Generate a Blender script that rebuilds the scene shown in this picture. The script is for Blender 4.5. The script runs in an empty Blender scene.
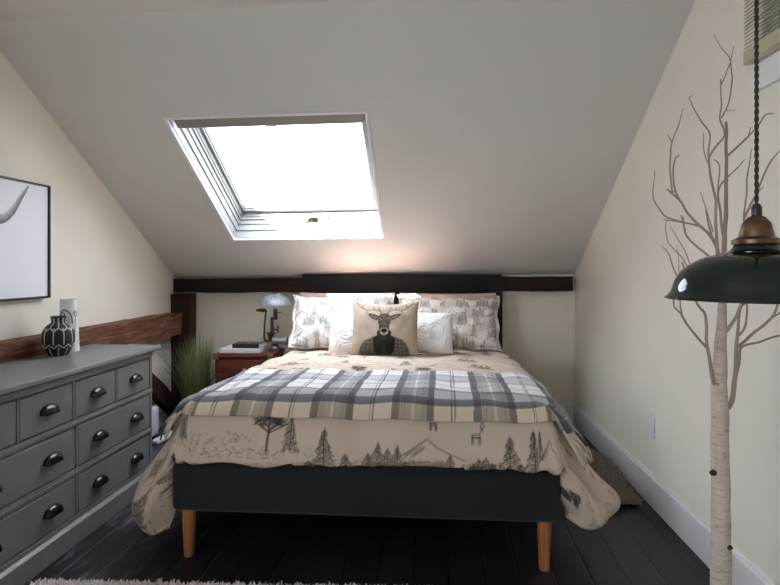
import bpy, bmesh, math, random
import numpy as np
from mathutils import Vector, Matrix, noise
PI = math.pi
C = bpy.context.scene.collection
rnd = random.Random(7)
nrs = np.random.RandomState(5)

# ------------------------------------------------------------ node helpers
def srgb(r, g, b):
    f = lambda c: (c/255/12.92) if c/255 <= .04045 else ((c/255+.055)/1.055)**2.4
    return (f(r), f(g), f(b), 1)

class NT:
    def __init__(s, name):
        s.m = bpy.data.materials.new(name); s.m.use_nodes = True
        s.t = s.m.node_tree; s.b = s.t.nodes['Principled BSDF']
    def n(s, typ, **kw):
        nd = s.t.nodes.new(typ)
        for k, v in kw.items():
            if k.startswith('i_'):
                nd.inputs[k[2:].replace('_', ' ')].default_value = v
            else: setattr(nd, k, v)
        return nd
    def l(s, a, b): s.t.links.new(a, b)
    def coord(s, scale=(1, 1, 1), rot=(0, 0, 0), which='Object'):
        tc = s.n('ShaderNodeTexCoord'); mp = s.n('ShaderNodeMapping')
        mp.inputs['Scale'].default_value = scale; mp.inputs['Rotation'].default_value = rot
        s.l(tc.outputs[which], mp.inputs['Vector']); return mp.outputs['Vector']
    def noise(s, vec, scale, detail=3, rough=.55, dist=0):
        nd = s.n('ShaderNodeTexNoise'); nd.inputs['Scale'].default_value = scale
        nd.inputs['Detail'].default_value = detail; nd.inputs['Roughness'].default_value = rough
        nd.inputs['Distortion'].default_value = dist
        s.l(vec, nd.inputs['Vector']); return nd.outputs['Fac']
    def ramp(s, fac, stops):
        r = s.n('ShaderNodeValToRGB'); e = r.color_ramp.elements
        while len(e) < len(stops): e.new(.5)
        for k, (p, c) in enumerate(stops):
            e[k].position = p; e[k].color = c if len(c) == 4 else (*c, 1)
        s.l(fac, r.inputs['Fac']); return r.outputs['Color']
    def mix(s, fac, a, b, mode='MIX'):
        m = s.n('ShaderNodeMix', data_type='RGBA', blend_type=mode)
        for sock, v in ((m.inputs[0], fac), (m.inputs[6], a), (m.inputs[7], b)):
            if hasattr(v, 'links'): s.l(v, sock)
            else: sock.default_value = v
        return m.outputs[2]
    def math(s, op, a, b=0.):
        m = s.n('ShaderNodeMath', operation=op)
        for sock, v in ((m.inputs[0], a), (m.inputs[1], b)):
            if hasattr(v, 'links'): s.l(v, sock)
            else: sock.default_value = v
        return m.outputs[0]
    def bump(s, h, strength=.3, dist=.01):
        b = s.n('ShaderNodeBump'); b.inputs['Strength'].default_value = strength; b.inputs['Distance'].default_value = dist
        s.l(h, b.inputs['Height']); s.l(b.outputs['Normal'], s.b.inputs['Normal'])
    def set(s, col=None, rough=None, metal=None, spec=None, **kw):
        if col is not None:
            if hasattr(col, 'links'): s.l(col, s.b.inputs['Base Color'])
            else: s.b.inputs['Base Color'].default_value = col if len(col) == 4 else (*col, 1)
        if rough is not None:
            if hasattr(rough, 'links'): s.l(rough, s.b.inputs['Roughness'])
            else: s.b.inputs['Roughness'].default_value = rough
        if metal is not None: s.b.inputs['Metallic'].default_value = metal
        if spec is not None: s.b.inputs['Specular IOR Level'].default_value = spec
        for k, v in kw.items(): s.b.inputs[k].default_value = v
        return s.m

def m_plain(name, col, rough=.5, metal=0, spec=.5, bump=0, bscale=60, var=.06):
    t = NT(name); v = t.coord()
    f = t.noise(v, bscale*.2, 3)
    c0 = tuple(x*(1-var) for x in col[:3])+(1,); c1 = tuple(min(1, x*(1+var)) for x in col[:3])+(1,)
    t.set(t.ramp(f, [(.3, c0), (.7, c1)]), rough, metal, spec)
    if bump: t.bump(t.noise(v, bscale, 3), bump, .004)
    return t.m

def m_wall(name, col):
    t = NT(name); v = t.coord()
    f = t.noise(v, 1.3, 3)
    c0 = tuple(x*.97 for x in col)+(1,); c1 = tuple(min(1, x*1.02) for x in col)+(1,)
    t.set(t.ramp(f, [(.3, c0), (.7, c1)]), .62, 0, .3)
    big = t.noise(v, 3.5, 2); small = t.noise(v, 140, 2)
    t.bump(t.math('ADD', t.math('MULTIPLY', big, 1.), t.math('MULTIPLY', small, .05)), .12, .02)
    return t.m

def m_wood(name, dark, mid, light, axis='y', rough=.6, grain=1., crack=.35):
    t = NT(name)
    sc = {'x': (1.2, 14, 14), 'y': (14, 1.2, 14), 'z': (14, 14, 1.2)}[axis]
    v = t.coord(sc)
    f = t.noise(v, 2.2*grain, 6, .62, .6)
    col = t.ramp(f, [(.28, dark), (.5, mid), (.74, light)])
    sc2 = {'x': (.7, 5, 5), 'y': (5, .7, 5), 'z': (5, 5, .7)}[axis]
    v2 = t.coord(sc2); g = t.noise(v2, 1.6, 4, .6, .3)
    ck = t.ramp(g, [(.33, (crack, crack, crack)), (.42, (1, 1, 1))])
    col = t.mix(1., col, ck, 'MULTIPLY')
    t.set(col, rough, 0, .3)
    t.bump(t.math('ADD', f, t.math('MULTIPLY', g, 1.4)), .6, .012)
    return t.m

def m_attr(name, attr='col', rough=.85, weave=900, bstr=.15, sheen=.1, spec=.15):
    """cloth or glaze whose printed pattern is stored on the mesh"""
    t = NT(name); a = t.n('ShaderNodeAttribute', attribute_name=attr)
    t.set(a.outputs['Color'], rough, 0, spec)
    t.b.inputs['Sheen Weight'].default_value = sheen
    if weave: t.bump(t.noise(t.coord(), weave, 2), bstr, .002)
    return t.m

# ------------------------------------------------------------ mesh helpers
def tag(o, label=None, cat=None, group=None, kind=None):
    if label: o['label'] = label
    if cat: o['category'] = cat
    if group: o['group'] = group
    if kind: o['kind'] = kind
    return o

def empty(name, loc, rot=(0, 0, 0), label=None, cat=None, group=None):
    o = bpy.data.objects.new(name, None); C.objects.link(o)
    o.location = loc; o.rotation_euler = rot; o.empty_display_size = .1
    return tag(o, label, cat, group)

def link_mesh(name, me, mat, parent=None, smooth=True, loc=(0, 0, 0), rot=(0, 0, 0)):
    me.materials.clear(); me.materials.append(mat)
    if smooth: me.polygons.foreach_set('use_smooth', [True]*len(me.polygons))
    o = bpy.data.objects.new(name, me); C.objects.link(o)
    o.location = loc; o.rotation_euler = rot
    if parent: o.parent = parent
    return o

def obj(name, bm, mat, parent=None, smooth=True, loc=(0, 0, 0), rot=(0, 0, 0), angle=35, bevel=0, sub=0):
    bmesh.ops.recalc_face_normals(bm, faces=bm.faces)
    me = bpy.data.meshes.new(name); bm.to_mesh(me); bm.free()
    o = link_mesh(name, me, mat, parent, smooth, loc, rot)
    if smooth and angle:
        me.set_sharp_from_angle(angle=math.radians(angle))
    if bevel:
        b = o.modifiers.new('bevel', 'BEVEL'); b.width = bevel; b.segments = 2; b.limit_method = 'ANGLE'
    if sub:
        s = o.modifiers.new('sub', 'SUBSURF'); s.levels = sub; s.render_levels = sub
    return o

def box(bm, lo, hi, M=None):
    x0, y0, z0 = lo; x1, y1, z1 = hi
    p = [(x0,y0,z0),(x1,y0,z0),(x1,y1,z0),(x0,y1,z0),(x0,y0,z1),(x1,y0,z1),(x1,y1,z1),(x0,y1,z1)]
    vs = [bm.verts.new(M @ Vector(q) if M else q) for q in p]
    for f in ((0,3,2,1),(4,5,6,7),(0,1,5,4),(1,2,6,5),(2,3,7,6),(3,0,4,7)):
        bm.faces.new([vs[i] for i in f])
    return bm

def rbox(bm, lo, hi, r=.01, seg=3):
    """box with all edges rounded"""
    t = bmesh.new(); box(t, lo, hi)
    bmesh.ops.bevel(t, geom=t.edges[:], offset=r, segments=seg, affect='EDGES', profile=.5)
    me = bpy.data.meshes.new('tmp'); t.to_mesh(me); t.free(); bm.from_mesh(me); bpy.data.meshes.remove(me)
    return bm

def hexa(bm, p):
    vs = [bm.verts.new(q) for q in p]
    for f in ((0,3,2,1),(4,5,6,7),(0,1,5,4),(1,2,6,5),(2,3,7,6),(3,0,4,7)):
        bm.faces.new([vs[i] for i in f])

def lathe(bm, prof, n=40, axis='z', c=(0, 0, 0), cap0=True, cap1=True):
    rings = []
    for r, h in prof:
        ring = []
        for k in range(n):
            a = 2*PI*k/n; q = (r*math.cos(a), r*math.sin(a), h)
            if axis == 'x': q = (q[2], q[0], q[1])
            if axis == 'y': q = (q[0], q[2], q[1])
            ring.append(bm.verts.new((q[0]+c[0], q[1]+c[1], q[2]+c[2])))
        rings.append(ring)
    for a, b in zip(rings, rings[1:]):
        for k in range(n): bm.faces.new((a[k], a[(k+1) % n], b[(k+1) % n], b[k]))
    if cap0 and prof[0][0] > 1e-6: bm.faces.new(rings[0][::-1])
    if cap1 and prof[-1][0] > 1e-6: bm.faces.new(rings[-1])
    return bm

def tube(bm, pts, rad, n=8, caps=True):
    pts = [Vector(p) for p in pts]
    if not hasattr(rad, '__len__'): rad = [rad]*len(pts)
    rings = []; prev = None
    for i, p in enumerate(pts):
        d = (pts[min(i+1, len(pts)-1)]-pts[max(i-1, 0)]).normalized()
        if prev is None:
            ref = Vector((0, 0, 1)) if abs(d.z) < .9 else Vector((1, 0, 0))
            u = d.cross(ref).normalized()
        else:
            u = (prev-d*prev.dot(d)).normalized()
        prev = u; w = d.cross(u)
        rings.append([bm.verts.new(p+(u*math.cos(2*PI*k/n)+w*math.sin(2*PI*k/n))*rad[i]) for k in range(n)])
    for a, b in zip(rings, rings[1:]):
        for k in range(n): bm.faces.new((a[k], a[(k+1) % n], b[(k+1) % n], b[k]))
    if caps: bm.faces.new(rings[0][::-1]); bm.faces.new(rings[-1])
    return bm

def spline(pts, per=6):
    """Catmull-Rom through points of any dimension"""
    P = [np.array(p, float) for p in pts]; out = []
    for i in range(len(P)-1):
        p0 = P[max(i-1, 0)]; p1 = P[i]; p2 = P[i+1]; p3 = P[min(i+2, len(P)-1)]
        for k in range(per):
            t = k/per
            out.append(.5*((2*p1)+(-p0+p2)*t+(2*p0-5*p1+4*p2-p3)*t*t+(-p0+3*p1-3*p2+p3)*t**3))
    out.append(P[-1]); return out

def plate(bm, outer, holes, ext):
    """flat polygon with holes (3D loops) given the thickness vector ext"""
    t = bmesh.new(); es = []
    for loop in [outer]+holes:
        vs = [t.verts.new(p) for p in loop]
        for k in range(len(vs)): es.append(t.edges.new((vs[k], vs[(k+1) % len(vs)])))
    bmesh.ops.triangle_fill(t, use_beauty=True, use_dissolve=False, edges=es)
    r = bmesh.ops.extrude_face_region(t, geom=t.faces[:], use_keep_orig=True)
    bmesh.ops.translate(t, verts=[v for v in r['geom'] if isinstance(v, bmesh.types.BMVert)], vec=ext)
    bmesh.ops.recalc_face_normals(t, faces=t.faces)
    me = bpy.data.meshes.new('tmp'); t.to_mesh(me); t.free(); bm.from_mesh(me); bpy.data.meshes.remove(me)
    return bm

def grid_mesh(name, P, cols=None, close_u=False, flip=False):
    """P: (n,m,3) array of points -> mesh, with a colour per point"""
    n, m, _ = P.shape
    idx = np.arange(n*m).reshape(n, m)
    if close_u: idx = np.concatenate([idx, idx[:1]], 0)
    q = np.stack([idx[:-1, :-1], idx[1:, :-1], idx[1:, 1:], idx[:-1, 1:]], -1).reshape(-1, 4)
    if flip: q = q[:, ::-1]
    return array_mesh(name, P.reshape(-1, 3), q, None if cols is None else cols.reshape(-1, 3))

def array_mesh(name, V, Q, cols=None):
    me = bpy.data.meshes.new(name)
    nv, nf, k = len(V), len(Q), Q.shape[1]
    me.vertices.add(nv); me.vertices.foreach_set('co', np.ascontiguousarray(V, dtype=np.float32).ravel())
    me.loops.add(nf*k); me.loops.foreach_set('vertex_index', np.ascontiguousarray(Q, dtype=np.int32).ravel())
    me.polygons.add(nf)
    me.polygons.foreach_set('loop_start', np.arange(0, nf*k, k, dtype=np.int32))
    me.update(calc_edges=True); me.validate()
    if cols is not None:
        a = me.attributes.new('col', 'FLOAT_COLOR', 'POINT')
        c = np.ones((nv, 4), np.float32); c[:, :3] = cols
        a.data.foreach_set('color', c.ravel())
    return me

# ------------------------------------------------------------ ink drawing (printed patterns)
class Ink:
    """a sheet of w x h metres holding how much ink is printed where"""
    def __init__(s, w, h, px):
        s.px = px; s.W = int(w/px); s.H = int(h/px); s.a = np.zeros((s.H, s.W), np.float32)
    def line(s, x0, y0, x1, y1, wd, k=1.):
        px = s.px; r = wd/2+px
        i0, i1 = int((min(x0, x1)-r)/px), int((max(x0, x1)+r)/px)+2
        j0, j1 = int((min(y0, y1)-r)/px), int((max(y0, y1)+r)/px)+2
        i0, j0 = max(i0, 0), max(j0, 0); i1, j1 = min(i1, s.W), min(j1, s.H)
        if i1 <= i0 or j1 <= j0: return
        X, Y = np.meshgrid((np.arange(i0, i1)+.5)*px, (np.arange(j0, j1)+.5)*px)
        dx, dy = x1-x0, y1-y0; L = dx*dx+dy*dy+1e-12
        t = np.clip(((X-x0)*dx+(Y-y0)*dy)/L, 0, 1)
        d = np.hypot(X-x0-t*dx, Y-y0-t*dy)
        v = k*np.clip((wd/2-d)/px+.5, 0, 1)
        s.a[j0:j1, i0:i1] = np.maximum(s.a[j0:j1, i0:i1], v)
    def path(s, pts, wd, k=1.):
        for p, q in zip(pts, pts[1:]): s.line(p[0], p[1], q[0], q[1], wd, k)
    def pine(s, x, y, h, k=.9, full=.3, wd=.0045):
        R = rnd; s.line(x, y, x, y+h, wd*.9, k)
        n = max(6, int(h/.0115))
        for i in range(n):
            f = (i+.5)/n; yy = y+h*(.08+.92*f); sp = h*full*(1-f)**.85+.006
            if R.random() < .5: s.line(x-sp*R.uniform(.1, .5), yy-.006, x+sp*R.uniform(.1, .5), yy-.009, wd*1.1, k*R.uniform(.5, .9))
            for sg in (-1, 1):
                L = sp*R.uniform(.6, 1.12)
                xe, ye = x+sg*L, yy-L*.3-.004
                s.line(x, yy, xe, ye, wd*R.uniform(.6, 1.1), k*R.uniform(.7, 1))
                for t in (.25, .45, .65, .8, .97):
                    if R.random() < .8:
                        bx, by = x+sg*L*t, yy+(ye-yy)*t
                        s.line(bx, by, bx+R.uniform(-.005, .008)*sg, by-R.uniform(.005, .013), wd*.75, k*R.uniform(.6, 1))
    def bigtree(s, x, y, h, k=.9):
        R = rnd; s.line(x, y, x, y+h*.8, .008, k)
        for i in range(15):
            f = R.uniform(.42, 1.); sg = R.choice((-1, 1)); L = h*.42*R.uniform(.5, 1)*(1.25-f*.6)
            s.line(x, y+h*f-.03, x+sg*L, y+h*f, .0045, k)
            for q in range(8):
                t = R.uniform(.3, 1); s.line(x+sg*L*t-.011, y+h*f+R.uniform(-.01, .014), x+sg*L*t+.012, y+h*f+R.uniform(-.01, .016), .005, k*R.uniform(.6, 1))
    def mountain(s, x, y, w, h, k=.7):
        R = rnd; pts = [(x-w/2, y)]
        for i in range(1, 8):
            f = i/8; pts.append((x-w/2+w*f, y+h*(1-abs(2*f-1))*R.uniform(.85, 1.05)))
        pts.append((x+w/2, y)); s.path(pts, .004, k)
        for i in range(26):
            f = R.uniform(.15, .48); px = x-w/2+w*f; py = y+h*2*f*R.uniform(.55, .98)
            s.line(px, py, px-R.uniform(.01, .035), py-R.uniform(.008, .025), .0035, k*R.uniform(.5, 1))
    def scrub(s, x, y, w, n=16, k=.6):
        R = rnd
        for i in range(n):
            px = x+R.uniform(-w/2, w/2); py = y+R.uniform(-.02, .02)
            s.line(px, py, px+R.uniform(-.02, .02), py+R.uniform(-.004, .012), .0035, k*R.uniform(.5, 1))
    def stag(s, x, y, h, k=.85):
        P = lambda *q: s.path([(x+a*h, y+b*h) for a, b in q], .004, k)
        P((-.5, .55), (.1, .58), (.25, .85), (.42, .8)); P((-.5, .55), (-.5, 0)); P((-.38, .4), (-.36, 0))
        P((.05, .42), (.05, 0)); P((.16, .5), (.18, 0)); P((-.45, .38), (.1, .38))
        P((.27, .85), (.18, 1.1), (.3, 1.3)); P((.3, .86), (.45, 1.1), (.4, 1.3))
    def sample(s, X, Y):
        i = np.clip(X/s.px-.5, 0, s.W-1.001); j = np.clip(Y/s.px-.5, 0, s.H-1.001)
        i0, j0 = i.astype(int), j.astype(int); f, g = i-i0, j-j0
        A = s.a
        return (A[j0, i0]*(1-f)*(1-g)+A[j0, np.minimum(i0+1, s.W-1)]*f*(1-g)
                + A[np.minimum(j0+1, s.H-1), i0]*(1-f)*g+A[np.minimum(j0+1, s.H-1), np.minimum(i0+1, s.W-1)]*f*g)

def lerp3(a, b, t):
    a, b = np.array(a, float), np.array(b, float); return a+(b-a)*t[..., None]
def smooth(a, b, x):
    t = np.clip((x-a)/(b-a), 0, 1); return t*t*(3-2*t)
def ripple(X, Y, seed, n=10, f0=3., f1=14.):
    r = np.random.RandomState(seed); out = np.zeros_like(X)
    for k in range(n):
        a = r.uniform(0, 2*PI); f = r.uniform(f0, f1); p = r.uniform(0, 2*PI)
        wx = X+.04*np.sin(5*Y+p); wy = Y+.04*np.sin(6*X+2*p)
        out += np.sin((wx*math.cos(a)+wy*math.sin(a))*f*2+p)*(f0/f)**.6
    return out/math.sqrt(n)

# ============================================================ MATERIALS
M = {}
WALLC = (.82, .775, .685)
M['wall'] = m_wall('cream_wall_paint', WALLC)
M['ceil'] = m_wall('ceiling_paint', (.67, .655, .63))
M['white'] = m_plain('white_gloss_paint', (.80, .80, .81), .32, var=.02)
M['reveal'] = m_plain('dimmed_white_skylight_lining', (.27, .28, .275), .45, var=.02)  # white lining and frames, greyed in colour to hold down the sky's glare
M['beam_dark'] = m_wood('old_dark_beam', (.008, .005, .004), (.020, .011, .009), (.042, .024, .018), 'x', .75)
M['beam_red'] = m_wood('old_red_beam', (.035, .013, .008), (.15, .058, .032), (.33, .16, .095), 'y', .65, 1.25, .2)
M['post'] = m_wood('old_post_wood', (.014, .006, .005), (.042, .017, .011), (.085, .038, .024), 'z', .7)
M['chest'] = m_wood('mahogany', (.05, .012, .008), (.12, .032, .02), (.19, .06, .036), 'x', .38, crack=.7)
M['leg'] = m_wood('oiled_beech', (.24, .09, .03), (.36, .15, .055), (.46, .22, .09), 'z', .45, crack=.8)
M['grey'] = m_plain('grey_furniture_paint', (.20, .207, .207), .36, var=.05, bump=.08, bscale=40)
M['bronze'] = m_plain('dark_bronze', (.05, .047, .046), .2, .9, var=.2)
M['charcoal'] = None
M['black'] = m_plain('black_plastic', (.012, .012, .013), .4)
M['iron'] = m_plain('old_iron', (.085, .078, .072), .42, .75, var=.3, bump=.2)
M['steel'] = m_plain('tinned_steel', (.48, .48, .47), .3, .9, var=.15)
M['paper'] = m_plain('paper', (.72, .71, .69), .7, var=.03)
M['plastic'] = m_plain('white_plastic', (.72, .74, .76), .35, var=.02)

t = NT('charcoal_weave'); v = t.coord((1, 1, 1))
w1 = t.n('ShaderNodeTexWave', wave_type='BANDS', bands_direction='X'); w1.inputs['Scale'].default_value = 90; w1.inputs['Distortion'].default_value = 3
w2 = t.n('ShaderNodeTexWave', wave_type='BANDS', bands_direction='Z'); w2.inputs['Scale'].default_value = 90; w2.inputs['Distortion'].default_value = 3
t.l(v, w1.inputs['Vector']); t.l(v, w2.inputs['Vector'])
f = t.math('MULTIPLY', t.math('ADD', w1.outputs['Fac'], w2.outputs['Fac']), .5)
f2 = t.math('ADD', t.math('MULTIPLY', f, .5), t.math('MULTIPLY', t.noise(v, 260, 3), .6))
M['charcoal'] = t.set(t.ramp(f2, [(.3, (.007, .0075, .0085)), (.75, (.025, .0265, .029))]), .9, 0, .15)
t.b.inputs['Sheen Weight'].default_value = .15
t.bump(f2, .35, .003)

# painted floorboards running away from the window wall
t = NT('black_painted_boards'); tc = t.n('ShaderNodeTexCoord'); sp = t.n('ShaderNodeSeparateXYZ'); t.l(tc.outputs['Object'], sp.inputs[0])
xb = t.math('DIVIDE', t.math('ADD', sp.outputs['X'], 10.03), .140)
fr = t.math('FRACT', xb); idx = t.math('FLOOR', xb)
edge = t.math('ABSOLUTE', t.math('SUBTRACT', fr, .5))
gap = t.ramp(edge, [(.462, (1, 1, 1)), (.485, (0, 0, 0))])
wn = t.n('ShaderNodeTexWhiteNoise', noise_dimensions='1D'); t.l(idx, wn.inputs['W'])
base = t.mix(wn.outputs['Value'], (.010, .0105, .013, 1), (.016, .0165, .019, 1))
vv = t.coord((9, 1.6, 1)); nz = t.noise(vv, 2.2, 6, .65, .5)
patch = t.noise(t.coord((1, 1, 1)), 1.1, 2)
wear = t.math('MULTIPLY', t.ramp(nz, [(.60, (0, 0, 0)), (.70, (1, 1, 1))]), t.ramp(sp.outputs['X'], [(0., (1, 1, 1)), (.01, (0, 0, 0))]))
wear = t.math('MULTIPLY', wear, t.ramp(patch, [(.42, (0, 0, 0)), (.55, (1, 1, 1))]))
# scuffed paint only on the boards left of the bed
lm = t.n('ShaderNodeMapRange'); lm.inputs[1].default_value = -1.0; lm.inputs[2].default_value = -1.25
t.l(sp.outputs['X'], lm.inputs[0])
sc = t.math('MULTIPLY', t.ramp(nz, [(.50, (0, 0, 0)), (.64, (.7, .7, .7))]), lm.outputs[0])
col = t.mix(sc, base, (.15, .16, .19, 1))
col = t.mix(1., col, gap, 'MULTIPLY')
t.set(col, t.ramp(nz, [(.3, (.28,)*3), (.7, (.44,)*3)]), 0, .4)
t.bump(t.math('ADD', gap, t.math('MULTIPLY', nz, .12)), .5, .004)
M['floor'] = t.m

# window glass: lets the sky through and mirrors at a glance
g = bpy.data.materials.new('window_glass'); g.use_nodes = True; nt = g.node_tree; nt.nodes.clear()
o_ = nt.nodes.new('ShaderNodeOutputMaterial'); tr = nt.nodes.new('ShaderNodeBsdfTransparent'); gl = nt.nodes.new('ShaderNodeBsdfGlossy')
gl.inputs['Roughness'].default_value = .02
lw = nt.nodes.new('ShaderNodeLayerWeight'); lw.inputs['Blend'].default_value = .5
pw = nt.nodes.new('ShaderNodeMath'); pw.operation = 'POWER'; pw.inputs[1].default_value = 5
ml = nt.nodes.new('ShaderNodeMath'); ml.operation = 'MULTIPLY_ADD'; ml.inputs[1].default_value = .6; ml.inputs[2].default_value = .04
mx = nt.nodes.new('ShaderNodeMixShader'); tr.inputs['Color'].default_value = (.97, .985, .985, 1)
nt.links.new(lw.outputs['Facing'], pw.inputs[0]); nt.links.new(pw.outputs[0], ml.inputs[0]); nt.links.new(ml.outputs[0], mx.inputs[0])
nt.links.new(tr.outputs[0], mx.inputs[1]); nt.links.new(gl.outputs[0], mx.inputs[2]); nt.links.new(mx.outputs[0], o_.inputs[0])
M['glass'] = g

# ============================================================ THE ROOM
XL, YB, YF = -2.107, 4.5, -1.7
def zf(x): return 2.351+.024*(x+2.12)                # the flat ceiling, a little out of level
S, TX = .609, .015
def xr(y): return 1.087+.017*(4.5-y)                 # the right wall stands slightly askew
def zc(x, y): return 1.123+TX*(x+2.126)+S*(4.5-y)    # the sloping ceiling
def yc(x): return 4.5-(zf(x)-1.123-TX*(x+2.126))/S      # where it meets the flat ceiling
N = Vector((-TX, S, 1)).normalized()
st = lambda o: tag(o, kind='structure')

bm = bmesh.new(); box(bm, (XL-.1, YF-.1, -.08), (xr(YF)+.1, YB+.1, 0))
st(obj('floor', bm, M['floor'], smooth=False))
# left wall, with an opening for the added fill window behind the camera
FW = (-1.50, -.10, 1.00, 2.08)
bm = bmesh.new()
plate(bm, [(XL, YF, 0), (XL, YB, 0), (XL, YB, zc(XL, YB)), (XL, yc(XL), zf(XL)), (XL, YF, zf(XL))],
      [[(XL, FW[0], FW[2]), (XL, FW[1], FW[2]), (XL, FW[1], FW[3]), (XL, FW[0], FW[3])]], (-.1, 0, 0))
st(obj('wall_left', bm, M['wall'], smooth=False))
# right wall, with the recess of the blinded window
def rp(y, z, d=0): return (xr(y)-d, y, z)
WY0, WY1, WZ0, WZ1 = 1.02, 2.02, 1.90, 2.30
bm = bmesh.new()
plate(bm, [rp(YF, 0), rp(YB, 0), rp(YB, zc(xr(YB), YB)), rp(yc(xr(2.4)), zf(xr(2.4))), rp(YF, zf(xr(YF)))],
      [[rp(WY0, WZ0), rp(WY1, WZ0), rp(WY1, WZ1), rp(WY0, WZ1)]], (.14, 0, 0))
st(obj('wall_right', bm, M['wall'], smooth=False))
bm = bmesh.new()
plate(bm, [(XL, YB, 0), (xr(YB), YB, 0), (xr(YB), YB, zc(xr(YB), YB)), (XL, YB, zc(XL, YB))], [], (0, .1, 0))
st(obj('wall_back', bm, M['wall'], smooth=False))
# wall behind the camera
bm = bmesh.new()
plate(bm, [(XL, YF, 0), (xr(YF), YF, 0), (xr(YF), YF, zf(xr(YF))), (XL, YF, zf(XL))], [], (0, -.12, 0))
st(obj('wall_front', bm, M['wall'], smooth=False))
# flat ceiling and slope
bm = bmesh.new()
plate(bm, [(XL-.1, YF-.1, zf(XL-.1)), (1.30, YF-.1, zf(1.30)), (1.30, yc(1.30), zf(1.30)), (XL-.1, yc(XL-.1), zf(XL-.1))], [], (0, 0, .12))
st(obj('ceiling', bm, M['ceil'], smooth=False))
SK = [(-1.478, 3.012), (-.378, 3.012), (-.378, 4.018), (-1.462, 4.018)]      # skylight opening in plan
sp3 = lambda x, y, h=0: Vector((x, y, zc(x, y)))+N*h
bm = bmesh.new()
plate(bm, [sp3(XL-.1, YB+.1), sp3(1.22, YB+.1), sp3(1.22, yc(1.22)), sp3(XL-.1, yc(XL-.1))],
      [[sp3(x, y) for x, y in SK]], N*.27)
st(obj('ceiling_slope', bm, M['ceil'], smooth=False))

# ---- skylight: lining, stepped frame, sash, glass, catch, blind cassette
def ring(bm, inset0, inset1, h0, h1, bot0=None, bot1=None):
    """rectangular ring inside the opening between two insets and two depths"""
    b0 = inset0 if bot0 is None else bot0; b1 = inset1 if bot1 is None else bot1
    def lp(i, b, h): return [bm.verts.new(sp3(x, y, h)) for x, y in
        ((SK[0][0]+i, SK[0][1]+i*.85), (SK[1][0]-i, SK[1][1]+i*.85), (SK[2][0]-i, SK[2][1]-b*.85), (SK[3][0]+i, SK[3][1]-b*.85))]
    A, B_, C_, D_ = lp(inset0, b0, h0), lp(inset1, b1, h0), lp(inset1, b1, h1), lp(inset0, b0, h1)
    for k in range(4):
        j = (k+1) % 4
        for P, Q in ((A, B_), (B_, C_), (C_, D_), (D_, A)):
            bm.faces.new((P[k], P[j], Q[j], Q[k]))
sky = empty('window_1', sp3(-.92, 3.5)); sky['kind'] = 'structure'
Minv = Matrix.Translation(-sp3(-.92, 3.5))
def sky_obj(name, bm, mat, parent=sky, **k):
    bm.transform(Minv if parent == sky else Matrix()); return obj(name, bm, mat, parent, **k)
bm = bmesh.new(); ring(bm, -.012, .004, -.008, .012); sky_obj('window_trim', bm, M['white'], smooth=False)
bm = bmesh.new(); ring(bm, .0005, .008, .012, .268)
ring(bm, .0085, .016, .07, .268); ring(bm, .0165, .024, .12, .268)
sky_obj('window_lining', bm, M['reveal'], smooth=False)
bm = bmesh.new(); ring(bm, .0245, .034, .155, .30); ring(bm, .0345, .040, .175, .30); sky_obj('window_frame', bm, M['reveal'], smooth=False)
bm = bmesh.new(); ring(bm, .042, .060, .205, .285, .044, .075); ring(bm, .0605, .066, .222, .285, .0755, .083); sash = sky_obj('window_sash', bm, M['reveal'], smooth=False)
bm = bmesh.new()
A = [sp3(SK[0][0]+.062, SK[0][1]+.05, .255), sp3(SK[1][0]-.062, SK[1][1]+.05, .255), sp3(SK[2][0]-.062, SK[2][1]-.06, .255), sp3(SK[3][0]+.062, SK[3][1]-.06, .255)]
plate(bm, A, [], N*.006)
sky_obj('window_pane', bm, M['glass'], smooth=False)
# folding catch on the bottom rail
dn = Vector((0, 1, -S)).normalized()
def bp(x, h, lift=0): return sp3(x, SK[2][1]-.012, h)-dn*lift
bm = bmesh.new()
M['brass_pale'] = m_plain('pale_brass', (.16, .135, .07), .5, .3)
cx = -.95
tube(bm, [bp(cx-.02, .13, .03), bp(cx+.09, .15, .045), bp(cx+.10, .135, .03)], .006)
tube(bm, [bp(cx-.02, .155, .03), bp(cx+.06, .14, .05), bp(cx+.17, .155, .03)], .006)
box(bm, (-.035, -.012, -.008), (.035, .012, .012), Matrix.Translation(bp(cx+.06, .14, .016)))
tube(bm, [bp(cx+.07, .08, .002), bp(cx+.07, .08, .022)], .007)
sky_obj('window_catch', bm, M['brass_pale'])
# blind rolled up in its cassette at the top of the opening
M['taupe'] = m_plain('taupe_blind_cassette', (.30, .27, .245), .55, var=.03)
bl = empty('roller_blind', sp3(-.92, 3.06), (0, 0, 0), 'taupe roller blind wound up in its cassette at the top of the skylight', 'blind')
B0 = Matrix.Translation(-Vector(bl.location))
def slope_box(bm, x0, x1, s0, s1, h0, h1):
    y0 = SK[0][1]; u = Vector((0, 1, -S)).normalized()
    f = lambda x, s, h: Vector((x, y0, zc(x, y0)))+u*s+N*h
    hexa(bm, [f(x0, s0, h0), f(x1, s0, h0), f(x1, s1, h0), f(x0, s1, h0), f(x0, s0, h1), f(x1, s0, h1), f(x1, s1, h1), f(x0, s1, h1)])
bm = bmesh.new(); slope_box(bm, SK[0][0]+.030, SK[1][0]-.012, .004, .088, .012, .085); bm.transform(B0); obj('cassette', bm, M['taupe'], bl, bevel=.004)
bm = bmesh.new(); slope_box(bm, SK[0][0]+.030, SK[1][0]-.012, .0885, .098, .02, .05); bm.transform(B0); obj('bottom_rail', bm, M['plastic'], bl, bevel=.002)
bm = bmesh.new(); slope_box(bm, -.95, -.89, .0985, .108, .022, .045); bm.transform(B0); obj('pull_tab', bm, M['steel'], bl, bevel=.002)

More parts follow.
